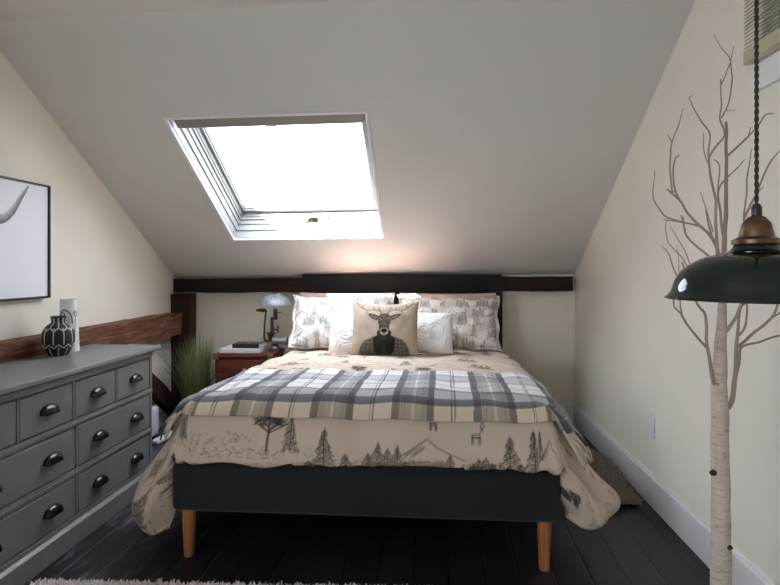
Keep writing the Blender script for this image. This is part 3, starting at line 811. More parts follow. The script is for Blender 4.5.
# stag-portrait cushion
def inpoly(X, Y, poly):
    ins = np.zeros(X.shape, bool); n = len(poly)
    for i in range(n):
        x1, y1 = poly[i]; x2, y2 = poly[(i+1) % n]
        c = ((y1 > Y) != (y2 > Y)) & (X < (x2-x1)*(Y-y1)/(y2-y1+1e-12)+x1); ins ^= c
    return ins
def stag_col(U, V):
    X, Y = (U+1)/2, (V+1)/2                       # 0..1 across, up
    c = np.ones(X.shape+(3,))*np.array((.43, .35, .265))
    hz = ripple(X*6, Y*6, 5, 12, 6, 22)
    c *= (1+.03*hz)[..., None]
    def paint(mask, col, k=1.): c[mask] = c[mask]*(1-k)+np.array(col)*k
    S_ = .5
    def sym(poly): return [inpoly(X, Y, poly), inpoly(X, Y, [(1-a, b) for a, b in poly])]
    tw = (.11, .092, .068)
    for m in sym([(.50, -.02), (.12, -.02), (.14, .12), (.20, .235), (.30, .285), (.42, .33), (.5, .33)]):
        paint(m, tw)
        chk = (np.abs(np.mod(X*17, 1)-.5) < .10) | (np.abs(np.mod(Y*17, 1)-.5) < .10)
        paint(m & chk, (.20, .17, .13)); paint(m & (hz > .6), (.06, .05, .04), .6)
    for m in sym([(.42, .33), (.33, .27), (.36, .05), (.42, -.02), (.5, -.02), (.5, .33)]): paint(m, (.022, .02, .02))
    for m in sym([(.44, -.02), (.5, .22), (.5, -.02)]): paint(m, (.035, .032, .03))
    fur, dk, lt = (.085, .062, .05), (.03, .024, .022), (.36, .30, .25)
    for m in sym([(.395, .40), (.385, .20), (.5, .20), (.5, .5)]): paint(m, dk)
    # ears
    for m in sym([(.435, .665), (.36, .72), (.27, .745), (.25, .72), (.29, .655), (.37, .61), (.42, .60)]): paint(m, fur)
    for m in sym([(.40, .665), (.34, .695), (.285, .715), (.30, .675), (.36, .63)]): paint(m, (.20, .16, .135))
    # head and muzzle
    for m in sym([(.5, .745), (.44, .735), (.405, .68), (.395, .60), (.415, .52), (.425, .44), (.44, .37), (.47, .335), (.5, .33)]): paint(m, fur)
    furm = inpoly(X, Y, [(.405, .68), (.44, .735), (.56, .735), (.595, .68), (.6, .6), (.575, .45), (.425, .45), (.4, .6)])
    paint(furm & (hz > .35), (.16, .12, .095), .8); paint(furm & (hz < -.7), (.04, .03, .026), .8)
    for m in sym([(.5, .70), (.475, .70), (.465, .60), (.475, .50), (.5, .48)]): paint(m, (.13, .10, .08), .8)
    for m in sym([(.5, .455), (.455, .45), (.432, .41), (.44, .355), (.47, .33), (.5, .325)]): paint(m, lt)
    for m in sym([(.5, .445), (.47, .44), (.452, .415), (.462, .385), (.48, .372), (.5, .368)]): paint(m, (.018, .016, .016))
    for m in sym([(.5, .357), (.47, .352), (.47, .345), (.5, .348)]): paint(m, dk)
    for sg in (-1, 1):
        e = np.hypot((X-S_-sg*.077)/1.25, Y-.615); paint(e < .027, lt); paint(e < .018, (.008, .007, .007)); paint(np.hypot(X-S_-sg*.074, Y-.622) < .005, (.6, .58, .55))
    # antlers
    k = Ink(1, 1, .004)
    for sg in (-1, 1):
        T = lambda pts, wd: k.path([(.5+sg*a, b) for a, b in spline(pts, 5)], wd)
        T([(.045, .735), (.075, .80), (.16, .83), (.26, .815), (.33, .85), (.40, .93), (.425, .975)], .020)
        T([(.07, .79), (.085, .86), (.10, .90)], .014); T([(.25, .815), (.27, .76), (.26, .72)], .012); T([(.33, .85), (.325, .91), (.31, .95)], .012); T([(.16, .83), (.17, .885)], .011)
    a = np.clip(k.sample(X, Y), 0, 1)[..., None]*.85
    return c*(1-a)+np.array((.10, .08, .065))*a
M['stag'] = m_attr('printed_linen', 'col', .92, 520, .3)
o = link_mesh('stag_cushion', pillow_mesh('stag_cushion', .445, .375, .15, 190, stag_col, seed=6, pinch=.06, sag=.05), M['stag'])
place(o, -.33, 3.60, .650, 20, 1, 0); tag(o, 'tan cushion printed with an antlered stag wearing a tweed jacket', 'cushion')

# ============================================================ DRESSER
DR = empty('dresser', (-1.82, 2.42, 0), (0, 0, 0), 'long grey painted dresser of drawers with dark cup handles along the left wall', 'dresser')
dT = Matrix.Translation(-Vector(DR.location))
def dobj(name, bm, mat, parent=DR, **k):
    if parent == DR: bm.transform(dT)
    return obj(name, bm, mat, parent, **k)
DX0, DX1, DY0, DY1 = -1.985, -1.60, 1.735, 3.10
bm = bmesh.new()
box(bm, (DX0, DY0, .10), (DX1-.034, DY1, .745))                    # carcass behind the drawer fronts
def rail(bm, y0, y1, z0, z1): box(bm, (DX1-.0339, y0, z0), (DX1, y1, z1))
rail(bm, DY0, DY0+.020, .10, .745); rail(bm, DY1-.020, DY1, .10, .745)
rail(bm, DY0+.020, DY1-.020, .718, .745); rail(bm, DY0+.020, DY1-.020, .515, .545); rail(bm, DY0+.020, DY1-.020, .293, .327); rail(bm, DY0+.020, DY1-.020, .10, .117)
for z in (.530, .310, .7285):
    box(bm, (DX1+.0001, DY0+.003, z-.005), (DX1+.005, DY1-.003, z+.005))
dobj('carcass', bm, M['grey'], smooth=False, bevel=.002)
bm = bmesh.new(); box(bm, (DX0, DY0-.035, .760), (-1.563, DY1+.030, .782)); dobj('dresser_top', bm, M['grey'], bevel=.004)
# cove moulding under the top
bm = bmesh.new()
prof = [(0, .7455), (.004, .7455), (.006, .749), (.012, .753), (.022, .7565), (.028, .758), (.028, .7595), (0, .7595)]
loops = []
for d, z in prof:
    loops.append([bm.verts.new(p) for p in ((DX0, DY0-d, z), (DX1+d, DY0-d, z), (DX1+d, DY1+d, z), (DX0, DY1+d, z))])
for A, B_ in zip(loops, loops[1:]):
    for k in range(3): bm.faces.new((A[k], A[k+1], B_[k+1], B_[k]))
dobj('moulding', bm, M['grey'], smooth=False)
bm = bmesh.new(); box(bm, (DX0, DY0-.016, .001), (DX1+.020, DY1+.016, .088))
hexa(bm, [(DX0, DY0-.016, .0881), (DX1+.020, DY0-.016, .0881), (DX1+.020, DY1+.016, .0881), (DX0, DY1+.016, .0881), (DX0, DY0-.002, .0995), (DX1+.006, DY0-.002, .0995), (DX1+.006, DY1+.002, .0995), (DX0, DY1+.002, .0995)])
dobj('plinth', bm, M['grey'], smooth=False, bevel=.002)
def cup_handle(parent, y, z):
    """half-round cup pull; local origin of the drawer is the dresser's"""
    n, m = 22, 9; W_, H_, D_ = .052, .036, .026
    bm = bmesh.new(); rows = []
    for i in range(m+1):
        a = PI/2*i/m                       # from the backplate edge out to the lip
        row = []
        for k in range(n+1):
            b = PI*k/n
            row.append(bm.verts.new((D_*math.sin(a)**.8+.0005, -W_*math.cos(b)*(1-.42*(1-math.cos(a))), H_*math.sin(b)**.75*math.cos(a)-.010-.004*math.sin(a))))
        rows.append(row)
    for A, B_ in zip(rows, rows[1:]):
        for k in range(n): bm.faces.new((A[k], A[k+1], B_[k+1], B_[k]))
    bmesh.ops.remove_doubles(bm, verts=bm.verts, dist=.0004)
    o = obj('handle', bm, M['bronze'], parent, angle=0)
    s = o.modifiers.new('thickness', 'SOLIDIFY'); s.thickness = .003; s.offset = -1
    o.location = (DX1+.0005-DR.location.x, y-DR.location.y, z); return o
def drawer(y0, y1, z0, z1, hs):
    bm = bmesh.new(); gp = .0055
    box(bm, (DX1-.0335, y0+gp, z0+gp), (DX1-.001, y1-gp, z1-gp))
    d = dobj('drawer', bm, M['grey'], bevel=.0035)
    for y in hs: cup_handle(d, y, (z0+z1)/2+.001)
r1 = [(1.757, 2.070), (2.080, 2.404), (2.414, 2.742), (2.752, 3.078)]
for a, b in r1: drawer(a, b, .545, .718, [(a+b)/2])
bm = bmesh.new()
for a, b in ((2.070, 2.080), (2.404, 2.414), (2.742, 2.752)): pass
def stile(y0, y1, z0, z1): 
    bm = bmesh.new(); rail(bm, y0, y1, z0, z1); dobj('stile', bm, M['grey'], smooth=False)
for a, b in ((2.070, 2.080), (2.404, 2.414), (2.742, 2.752)): stile(a, b, .545, .718)
for z0, z1 in ((.327, .515), (.117, .293)):
    stile(2.424, 2.436, z0, z1)
    for a, b in ((1.757, 2.424), (2.436, 3.078)): drawer(a, b, z0, z1, [a+(b-a)*.25, a+(b-a)*.76])

# ============================================================ VASES
def vase_black():
    prof = spline([(.030, 0), (.042, .004), (.062, .04), (.072, .08), (.070, .12), (.055, .155), (.036, .172), (.031, .180), (.033, .200), (.036, .208)], 8)
    prof = [(r, z*.94) for r, z in prof]
    n = 120; K = 10
    prof = [tuple(p) for p in prof]
    zs = np.array([p[1] for p in prof]); rs = np.array([p[0] for p in prof])
    zz = np.linspace(0, .1955, 110); rr = np.interp(zz, zs, rs)
    th = np.linspace(0, 2*PI, n*2, endpoint=False)[:, None]*np.ones((1, len(zz))); Z = np.ones((n*2, 1))*zz[None]; R = np.ones((n*2, 1))*rr[None]
    # cells bounded by raised pale ribs: lower leaf row, tall body row, collar row
    def cellrow(zlo, zhi, off, tip):
        ph = np.mod(th/(2*PI)*K+off, 1); d = np.minimum(ph, 1-ph)     # distance to the rib, in cells
        rib = (d*2*PI*R/K < .0028) & (Z > zlo) & (Z < zhi)
        top = np.abs(Z-(zhi-tip*np.abs(ph-.5)*2+0.)) < .0032*1.2
        bot = np.abs(Z-(zlo-tip*np.abs(ph-.5)*2)) < .0032*1.2
        return rib | top | bot
    inkm = cellrow(.060, .142, 0, .016) | ((np.minimum(np.mod(th/(2*PI)*K+.5, 1), 1-np.mod(th/(2*PI)*K+.5, 1))*2*PI*R/K < .0026) & ((Z < .046) | (Z > .140)))
    inkm = inkm & (Z < .191)
    soft = inkm.astype(float)
    R2 = R+.0022*soft
    P = np.stack([R2*np.cos(th), R2*np.sin(th), Z], -1)
    col = lerp3((.016, .016, .017), (.50, .48, .44), soft)
    me = grid_mesh('vase', P, col, close_u=True)
    bm = bmesh.new(); bm.from_mesh(me)
    bmesh.ops.holes_fill(bm, edges=[e for e in bm.edges if e.is_boundary and e.verts[0].co.z < .01], sides=0)
    bm.to_mesh(me); bm.free()
    o = link_mesh('black_vase', me, M['glaze'], None, True, (-1.885, 2.715, .7825))
    s = o.modifiers.new('thickness', 'SOLIDIFY'); s.thickness = .003; s.offset = -1
    tag(o, 'round black vase with raised white rib pattern on the grey dresser', 'vase')
M['glaze'] = m_attr('matt_glaze', 'col', .5, 0, 0, 0, .4)
vase_black()
def vase_white():
    zz = np.linspace(0, .275, 140); n = 160
    rr = .050-.010*(zz/.275)+.0
    th = np.linspace(0, 2*PI, n, endpoint=False)[:, None]*np.ones((1, len(zz))); Z = np.ones((n, 1))*zz[None]; R = np.ones((n, 1))*rr[None]
    k = Ink(.32, .28, .0018); L = lambda pts, wd=.0048: k.path([tuple(p) for p in spline(pts, 6)], wd)
    c = .16          # line-drawn face round the front
    L([(c-.052, .185), (c-.040, .215), (c-.015, .216), (c+.006, .190), (c+.012, .150)], .0065)
    L([(c-.050, .196), (c-.038, .187), (c-.024, .196), (c-.038, .206), (c-.050, .196)])
    L([(c+.018, .205), (c+.036, .214), (c+.052, .206)], .0045); L([(c+.020, .196), (c+.032, .186), (c+.046, .196), (c+.032, .203), (c+.020, .196)])
    L([(c+.030, .186), (c+.028, .13), (c+.022, .112), (c+.034, .106)], .0036)
    L([(c+.058, .100), (c+.044, .086), (c+.054, .070), (c+.040, .050), (c+.056, .030)], .0036)
    L([(c-.010, .080), (c+.012, .086), (c+.024, .080), (c+.014, .070), (c-.010, .080)])
    ang = np.mod(th+1.2+PI/1.0, 2*PI)
    ar = ang*.046
    col = lerp3((.76, .75, .73), (.03, .03, .03), np.clip(k.sample(ar, Z), 0, 1))
    P = np.stack([R*np.cos(th), R*np.sin(th), Z], -1)
    me = grid_mesh('vase', P, col, close_u=True)
    bm = bmesh.new(); bm.from_mesh(me)
    bmesh.ops.holes_fill(bm, edges=[e for e in bm.edges if e.is_boundary and e.verts[0].co.z < .01], sides=0); bm.to_mesh(me); bm.free()
    o = link_mesh('white_vase', me, M['glaze'], None, True, (-1.925, 2.855, .7825))
    s = o.modifiers.new('thickness', 'SOLIDIFY'); s.thickness = .004; s.offset = -1
    tag(o, 'tall white tapering vase with a black line drawing, behind the black vase', 'vase')
vase_white()

# ============================================================ PICTURE
PY0, PY1, PZ0, PZ1 = 1.88, 2.917, 1.060, 1.661
pic = empty('framed_picture', (XL+.0025, (PY0+PY1)/2, PZ0), (0, 0, 0), 'white canvas with grey curved horns in a thin black frame on the left wall', 'picture')
pT = Matrix.Translation(-Vector(pic.location))
bm = bmesh.new()
for a in ((PY0, PY0+.008, PZ0, PZ1), (PY1-.008, PY1, PZ0, PZ1), (PY0+.008, PY1-.008, PZ0, PZ0+.008), (PY0+.008, PY1-.008, PZ1-.008, PZ1)):
    box(bm, (XL+.003, a[0], a[2]), (XL+.040, a[1], a[3]))
bm.transform(pT); obj('frame', bm, M['black'], pic, smooth=False)
nY, nZ = 330, 200
Yg = np.linspace(PY0+.010, PY1-.010, nY)[:, None]*np.ones((1, nZ)); Zg = np.ones((nY, 1))*np.linspace(PZ0+.010, PZ1-.010, nZ)[None]
col = np.ones((nY, nZ, 3))*np.array((.84, .85, .90))
cy = (PY0+PY1)/2
for sg in (-1, 1):
    cl = spline([(cy+sg*.06, 1.455), (cy+sg*.14, 1.450), (cy+sg*.205, 1.462), (cy+sg*.26, 1.505), (cy+sg*.305, 1.565), (cy+sg*.345, 1.615), (cy+sg*.367, 1.640)], 14)
    best = np.full(Yg.shape, 9.); sd_ = np.zeros_like(Yg); ff = np.zeros_like(Yg)
    for i, p in enumerate(cl):
        f = i/(len(cl)-1); d = np.hypot(Yg-p[0], Zg-p[1]); m = d < best
        q = cl[min(i+1, len(cl)-1)]-cl[max(i-1, 0)]; q = q/np.linalg.norm(q)
        best = np.where(m, d, best); sd_ = np.where(m, ((Yg-p[0])*-q[1]+(Zg-p[1])*q[0])*sg, sd_); ff = np.where(m, f, ff)
    wd = .026*(1-ff)**.75+.0022
    ins = best < wd; tone = np.clip(.5+sd_/wd*.5, 0, 1)
    g_ = .10+.42*tone+.12*np.sin(ff*60)*(1-ff)*.4
    col[ins] = (np.stack([g_, g_, g_*1.02], -1))[ins]
P = np.stack([np.full(Yg.shape, XL+.030), Yg, Zg], -1)-np.array(pic.location)
M['canvas'] = m_attr('canvas_print', 'col', .6, 600, .1, 0, .3)
o = link_mesh('canvas', grid_mesh('canvas', P, col), M['canvas'], pic)
s = o.modifiers.new('thickness', 'SOLIDIFY'); s.thickness = .02; s.offset = -1

# ============================================================ NIGHTSTAND, BOOKS, LAMP
ns = empty('nightstand', (-1.385, 4.24, 0), (0, 0, 0), 'reddish brown wooden chest with brass corners used as a nightstand left of the bed', 'nightstand')
bm = bmesh.new(); box(bm, (-.245, -.155, .03), (.185, .165, .560)); obj('body', bm, M['chest'], ns, bevel=.004)
bm = bmesh.new(); box(bm, (-.252, -.172, .5605), (.192, .168, .590)); obj('chest_top', bm, M['chest'], ns, bevel=.004)
for z0, z1 in ((.40, .545), (.225, .385), (.05, .21)):
    bm = bmesh.new(); box(bm, (-.228, -.168, z0), (.168, -.1555, z1)); d = obj('drawer', bm, M['chest'], ns, bevel=.003)
    bm = bmesh.new(); lathe(bm, [(.006, 0), (.006, .012), (.014, .018), (.015, .024), (.008, .029)], 20, 'y'); bm.transform(Matrix.Scale(-1, 4, (0, 1, 0)))
    obj('knob', bm, M['knob'] if 'knob' in M else M.setdefault('knob', m_plain('aged_brass', (.30, .22, .10), .4, .85, var=.2)), d, loc=(-.015, -.1685, (z0+z1)/2))
bm = bmesh.new()
for x in (-.253, .195): pass
for x0, x1 in ((-.2545, -.215), (.155, .1945)):
    bm = bmesh.new(); box(bm, (x0, -.1745, .548), (x1, -.1725, .5915)); box(bm, (x0, -.1725, .5905), (x1, -.140, .5918)); obj('corner_bracket', bm, M['knob'], ns, smooth=False)
for x in (-.22, .16):
    for y in (-.13, .14):
        bm = bmesh.new(); box(bm, (x-.02, y-.02, .001), (x+.02, y+.02, .0295)); obj('foot', bm, M['chest'], ns, smooth=False)

def book(name, loc, rz, sx, sy, th, cover, label, mark=False):
    o = empty(name, loc, (0, 0, rz), label, 'book', 'books on the nightstand')
    bm = bmesh.new(); box(bm, (-sx/2, -sy/2, 0), (sx/2, sy/2, .0025)); box(bm, (-sx/2, -sy/2, th-.0025), (sx/2, sy/2, th)); box(bm, (-sx/2, -sy/2, .0026), (sx/2, -sy/2+.003, th-.0026))
    obj('cover', bm, cover, o, smooth=False)
    bm = bmesh.new(); box(bm, (-sx/2+.004, -sy/2+.0035, .0027), (sx/2-.004, sy/2-.004, th-.0027)); obj('pages', bm, M['paper'], o, smooth=False)
    if mark:
        bm = bmesh.new(); lathe(bm, [(.016, th+.0002), (.016, th+.0008)], 24, c=(.0, -.0, 0)); bm.transform(Matrix.Diagonal((1, .7, 1, 1))); obj('cover_emblem', bm, M['steel'], o, smooth=False)
M['whitecover'] = m_plain('pale_book_cover', (.60, .60, .59), .45, var=.03)
book('large_book', (-1.455, 4.225, .5922), .05, .300, .265, .028, M['whitecover'], 'large pale hardback lying on the nightstand under the black book')
book('small_book', (-1.415, 4.205, .6205), -.04, .205, .140, .032, M['black'], 'small black book lying on top of the large pale book', True)

lamp = empty('table_lamp', (-1.235, 4.27, .5920), (0, 0, 0), 'lamp made from an old hand-cranked meat grinder under a speckled enamel bowl shade', 'lamp')
bm = bmesh.new(); lathe(bm, [(.050, 0), (.050, .006), (.034, .014), (.024, .03), (.026, .045)], 28); obj('base', bm, M['iron'], lamp)
bm = bmesh.new(); lathe(bm, [(.012, -.050), (.030, -.048), (.030, -.040), (.026, -.035), (.028, .045), (.034, .050), (.034, .062), (.026, .064), (.010, .078)], 28, 'x', c=(.035, 0, .072)); obj('grinder_barrel', bm, M['steel'], lamp)
bm = bmesh.new(); lathe(bm, [(.018, .098), (.022, .12), (.034, .150), (.032, .152), (.018, .122)], 24, cap0=False, cap1=False); bm.transform(Matrix.Translation((-.030, 0, -.02))); obj('feed_funnel', bm, M['iron'], lamp)
bm = bmesh.new(); box(bm, (-.032, -.010, .10), (-.010, .010, .245)); box(bm, (-.032, -.009, .232), (.022, .009, .250)); box(bm, (-.010, -.006, .150), (.024, .006, .162)); tube(bm, [(.024, 0, .13), (.024, 0, .185)], .007, 10); obj('clamp_post', bm, M['iron'], lamp, smooth=False, bevel=.003)
bm = bmesh.new(); tube(bm, [(-.015, 0, .070), (-.050, 0, .068), (-.078, 0, .072), (-.082, 0, .10), (-.080, 0, .20), (-.070, 0, .285), (-.066, 0, .302)], [.010, .010, .009, .0075, .0065, .0065, .0075], 10)
crank = obj('crank', bm, M['iron'], lamp)
bm = bmesh.new(); lathe(bm, [(.006, 0), (.008, .004), (.0125, .025), (.015, .050), (.012, .072), (.004, .080)], 20, 'x', c=(-.146, 0, .303)); obj('crank_handle', bm, M['leg'] if False else M['chest'], crank)
bm = bmesh.new(); lathe(bm, [(.012, .250), (.0165, .256), (.0165, .305), (.012, .315)], 20, c=(.004, 0, 0)); tube(bm, [(.018, 0, .285), (.045, 0, .285)], .003, 8); tube(bm, [(.042, 0, .285), (.047, 0, .285)], .006, 8); obj('socket', bm, M['iron'], lamp)
bm = bmesh.new(); lathe(bm, [(.014, .316), (.027, .340), (.028, .358), (.016, .382), (.004, .390)], 20, c=(.004, 0, 0)); obj('bulb', bm, M['plastic'], lamp)
t = NT('speckled_enamel'); f = t.noise(t.coord(), 55, 4, .7)
M['enamel'] = t.set(t.ramp(f, [(.38, (.15, .18, .22)), (.52, (.30, .34, .38)), (.68, (.46, .49, .52))]), .28)
bm = bmesh.new()
outer = [(.1175, .347), (.122, .346), (.120, .351), (.114, .368), (.102, .388), (.083, .408), (.060, .420), (.042, .425), (.039, .433), (.026, .433)]
inner = [(r-.004, z-.003) for r, z in outer[3:]][::-1]
lathe(bm, outer+[(.024, .430)]+inner[1:]+[(.1175, .347)], 48, cap0=False, cap1=False); obj('lamp_shade', bm, M['enamel'], lamp, loc=(.004, 0, 0))
bm = bmesh.new(); tube(bm, [(.004, 0, .386), (.004, 0, .434)], .003, 8); lathe(bm, [(.027, .4335), (.010, .438), (.004, .446), (.0, .447)], 18, c=(.004, 0, 0)); obj('finial', bm, M['iron'], lamp)

# ============================================================ GRASS PLANT
pl = empty('grass_plant', (-1.80, 4.14, 0), (0, 0, 0), 'tall green grass plant in a dark pot between the corner post and the nightstand', 'plant')
bm = bmesh.new(); lathe(bm, [(.075, .001), (.085, .004), (.108, .155), (.112, .160), (.112, .175), (.100, .175), (.096, .150)], 36, cap1=True); obj('pot', bm, M['black'], pl)
t = NT('grass_blade'); a = t.n('ShaderNodeAttribute', attribute_name='col'); t.set(a.outputs['Color'], .55, 0, .3); t.b.inputs['Subsurface Weight'].default_value = 0
M['grass'] = t.m
V_, Q_, Cc = [], [], []
for k in range(620):
    a = rnd.uniform(0, 2*PI); r0 = .085*math.sqrt(rnd.random()); L = rnd.uniform(.36, .60); out = abs(rnd.gauss(.0, .45))+.03; a2 = a+rnd.uniform(-.5, .5)
    out = min(out, .95); dry = rnd.random() < .25
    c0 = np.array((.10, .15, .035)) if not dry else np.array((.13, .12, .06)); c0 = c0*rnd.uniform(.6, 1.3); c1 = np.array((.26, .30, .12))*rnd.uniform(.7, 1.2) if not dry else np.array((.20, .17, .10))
    w0 = rnd.uniform(.0016, .0030); n = 7; base = len(V_)
    wx, wy = -math.sin(a2+.6), math.cos(a2+.6)
    for i in range(n+1):
        f = i/n; d = out*L*.42*(f**1.7); z = .150+L*f*(1-.16*out*f)
        x = r0*math.cos(a)+d*math.cos(a2); y = r0*math.sin(a)+d*math.sin(a2)
        x = min(max(x, -.295), .145+.12*max(0, z-.60)/.1); y = min(y, .225)
        ww = w0*(1-f)**.7+.0003
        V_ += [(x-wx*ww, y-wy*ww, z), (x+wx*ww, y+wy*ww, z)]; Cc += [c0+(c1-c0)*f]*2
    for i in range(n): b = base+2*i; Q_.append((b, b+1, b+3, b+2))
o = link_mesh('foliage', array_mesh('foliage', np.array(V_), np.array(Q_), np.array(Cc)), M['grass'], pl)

# ============================================================ THINGS BEHIND THE DRESSER
ht = empty('white_appliance', (-2.042, 3.755, 0), (0, 0, 0), 'white boxy appliance with a black handle on the floor past the end of the dresser', 'appliance')
bm = bmesh.new(); rbox(bm, (-.06, -.19, .03), (.06, .19, .235), .018, 4); obj('body', bm, M['plastic'], ht)
bm = bmesh.new(); tube(bm, [(0, .06, .232), (0, .07, .262), (0, .10, .272), (0, .15, .268), (0, .165, .232)], .011, 10); obj('handle', bm, M['black'], ht)
for y in (-.14, .14):
    bm = bmesh.new(); rbox(bm, (-.055, y-.02, .001), (.055, y+.02, .0295), .006, 2); obj('foot', bm, M['black'], ht)
ps = empty('power_strip', (-1.915, 3.90, .001), (0, 0, math.radians(84)), 'white rounded power strip lying on the floor below the slanting timber', 'power strip')
bm = bmesh.new(); rbox(bm, (-.13, -.028, 0), (.13, .028, .040), .018, 4); obj('body', bm, M['plastic'], ps)
bm = bmesh.new(); rbox(bm, (-.02, -.016, .0405), (.018, .016, .075), .006, 2); plug = obj('plug', bm, M['black'], ps)
M['cable'] = m_plain('blue_grey_cable', (.10, .13, .20), .45)
bm = bmesh.new(); tube(bm, spline([(0, 0, .073), (.0, .0, .10), (.05, -.02, .13), (.10, -.05, .10), (.13, -.09, .03), (.12, -.14, .006), (.06, -.18, .006)], 6), .0045, 8); obj('cord', bm, M['cable'], ps)

# ============================================================ SHAGGY RUGS
def tufts(x0, x1, y0, y1, n, L, hfun=None, seed=2, col=(.62, .55, .49), inside=None):
    r = np.random.RandomState(seed)
    X = r.uniform(x0, x1, n); Y = r.uniform(y0, y1, n)
    if inside is not None: k = inside(X, Y); X, Y = X[k], Y[k]
    n = len(X); Z = np.full(n, .008) if hfun is None else hfun(X, Y)
    a = r.uniform(0, 2*PI, n); t = r.uniform(.1, .75, n); l = L*r.uniform(.6, 1.15, n); w_ = r.uniform(.0038, .0062, n)
    px, py = np.cos(a), np.sin(a)
    V = []; 
    for f, k in ((0, 1), (.5, .95), (1, .35)):
        b = t*f*f*1.1
        cx_, cy_, cz_ = X+px*l*b, Y+py*l*b, Z+l*f*(1-.3*t*f)
        for q in range(3):
            g_ = a+q*2*PI/3; V.append(np.stack([cx_+np.cos(g_)*w_*k, cy_+np.sin(g_)*w_*k, cz_], -1))
    V = np.stack(V, 1)                                  # n,9,3
    i = np.arange(n)[:, None]*9
    Q = []
    for lv in (0, 3):
        for q in range(3): Q.append(np.concatenate([i+lv+q, i+lv+(q+1) % 3, i+lv+3+(q+1) % 3, i+lv+3+q], 1))
    Q = np.concatenate(Q)
    c = np.array(col)*(1+.14*r.uniform(-1, 1, (n, 1)))
    return V.reshape(-1, 3), Q, np.repeat(c, 9, 0)
M['pile'] = m_attr('shag_yarn', 'col', .95, 0, 0, .2, .1)
M['backing'] = m_plain('rug_backing', (.66, .60, .56), .95)
rug = empty('shag_rug', (-.75, 1.5, 0), (0, 0, math.radians(1.5)), 'pale pinkish beige shag rug on the dark boards before the foot of the bed', 'rug')
bm = bmesh.new(); rbox(bm, (-.75, -.55, .001), (.755, .585, .012), .004, 2); obj('backing', bm, M['backing'], rug)
V1, Q1, C1 = tufts(-.755, .76, .25, .59, 24000, .029, seed=3, col=(.86, .79, .76)); V2, Q2, C2 = tufts(-.755, .76, -.555, .25, 16000, .034, seed=4, col=(.86, .79, .76))
o = link_mesh('pile', array_mesh('pile', np.concatenate([V1, V2]), np.concatenate([Q1, Q2+len(V1)]), np.concatenate([C1, C2])), M['pile'], rug); o['kind'] = 'stuff'
r2 = empty('sheepskin_rug', (.86, 3.42, 0), (0, 0, 0), 'small beige fluffy rug on the floor between the bed and the right wall', 'rug')
def hf(X, Y): 
    return .012+.035*np.clip(1-(np.hypot((X)/.22, (Y)/.52))**2, 0, 1)
inr = lambda X, Y: (np.hypot(X/.21, Y/.50) < 1) | ((X > .0) & (Y < -.1) & (X < .195+.02*Y) & (Y > -.47) & (X > (-.47-Y)*.4))
n1 = 60; TH = np.linspace(0, 2*PI, n1, endpoint=False)[:, None]*np.ones((1, 12)); RR = np.ones((n1, 1))*np.linspace(.02, 1, 12)[None]
P = np.stack([.20*RR*np.cos(TH), .49*RR*np.sin(TH), hf(.20*RR*np.cos(TH), .49*RR*np.sin(TH))-.008], -1)
link_mesh('backing', grid_mesh('backing', P, None, close_u=True), M['backing'], r2)
V1, Q1, C1 = tufts(-.22, .20, -.52, .52, 14000, .032, hf, 8, (.40, .34, .285), inr)
o = link_mesh('pile', array_mesh('pile', V1, Q1, C1), M['pile'], r2); o['kind'] = 'stuff'

# ============================================================ BIRCH TREE
t = NT('birch_bark'); vz = t.coord((9, 9, 42)); f = t.noise(vz, 2.0, 6, .7, 1.2); pk = t.noise(t.coord((6, 6, 14)), 2.4, 2)
col = t.ramp(f, [(.25, (.26, .20, .15)), (.42, (.48, .41, .335)), (.72, (.62, .555, .48))])
spz = t.n('ShaderNodeSeparateXYZ'); t.l(t.n('ShaderNodeTexCoord').outputs['Object'], spz.inputs[0])
mz = t.n('ShaderNodeMapRange'); mz.inputs[1].default_value = .95; mz.inputs[2].default_value = 1.3; t.l(spz.outputs['Z'], mz.inputs[0])
col = t.mix(mz.outputs[0], col, (.29, .225, .165, 1))
M['bark'] = t.set(col, .75, 0, .2); t.bump(f, .6, .006)
M['knot'] = m_plain('dark_knot', (.02, .016, .014), .8)
M['twig'] = m_plain('pale_twig', (.31, .245, .18), .75, var=.2, bscale=50)
tree = empty('birch_tree', (.789, 1.62, 0), (0, 0, 0), 'bare pale birch tree with thin branches standing by the right wall', 'tree')
tT = Matrix.Translation(-Vector(tree.location))
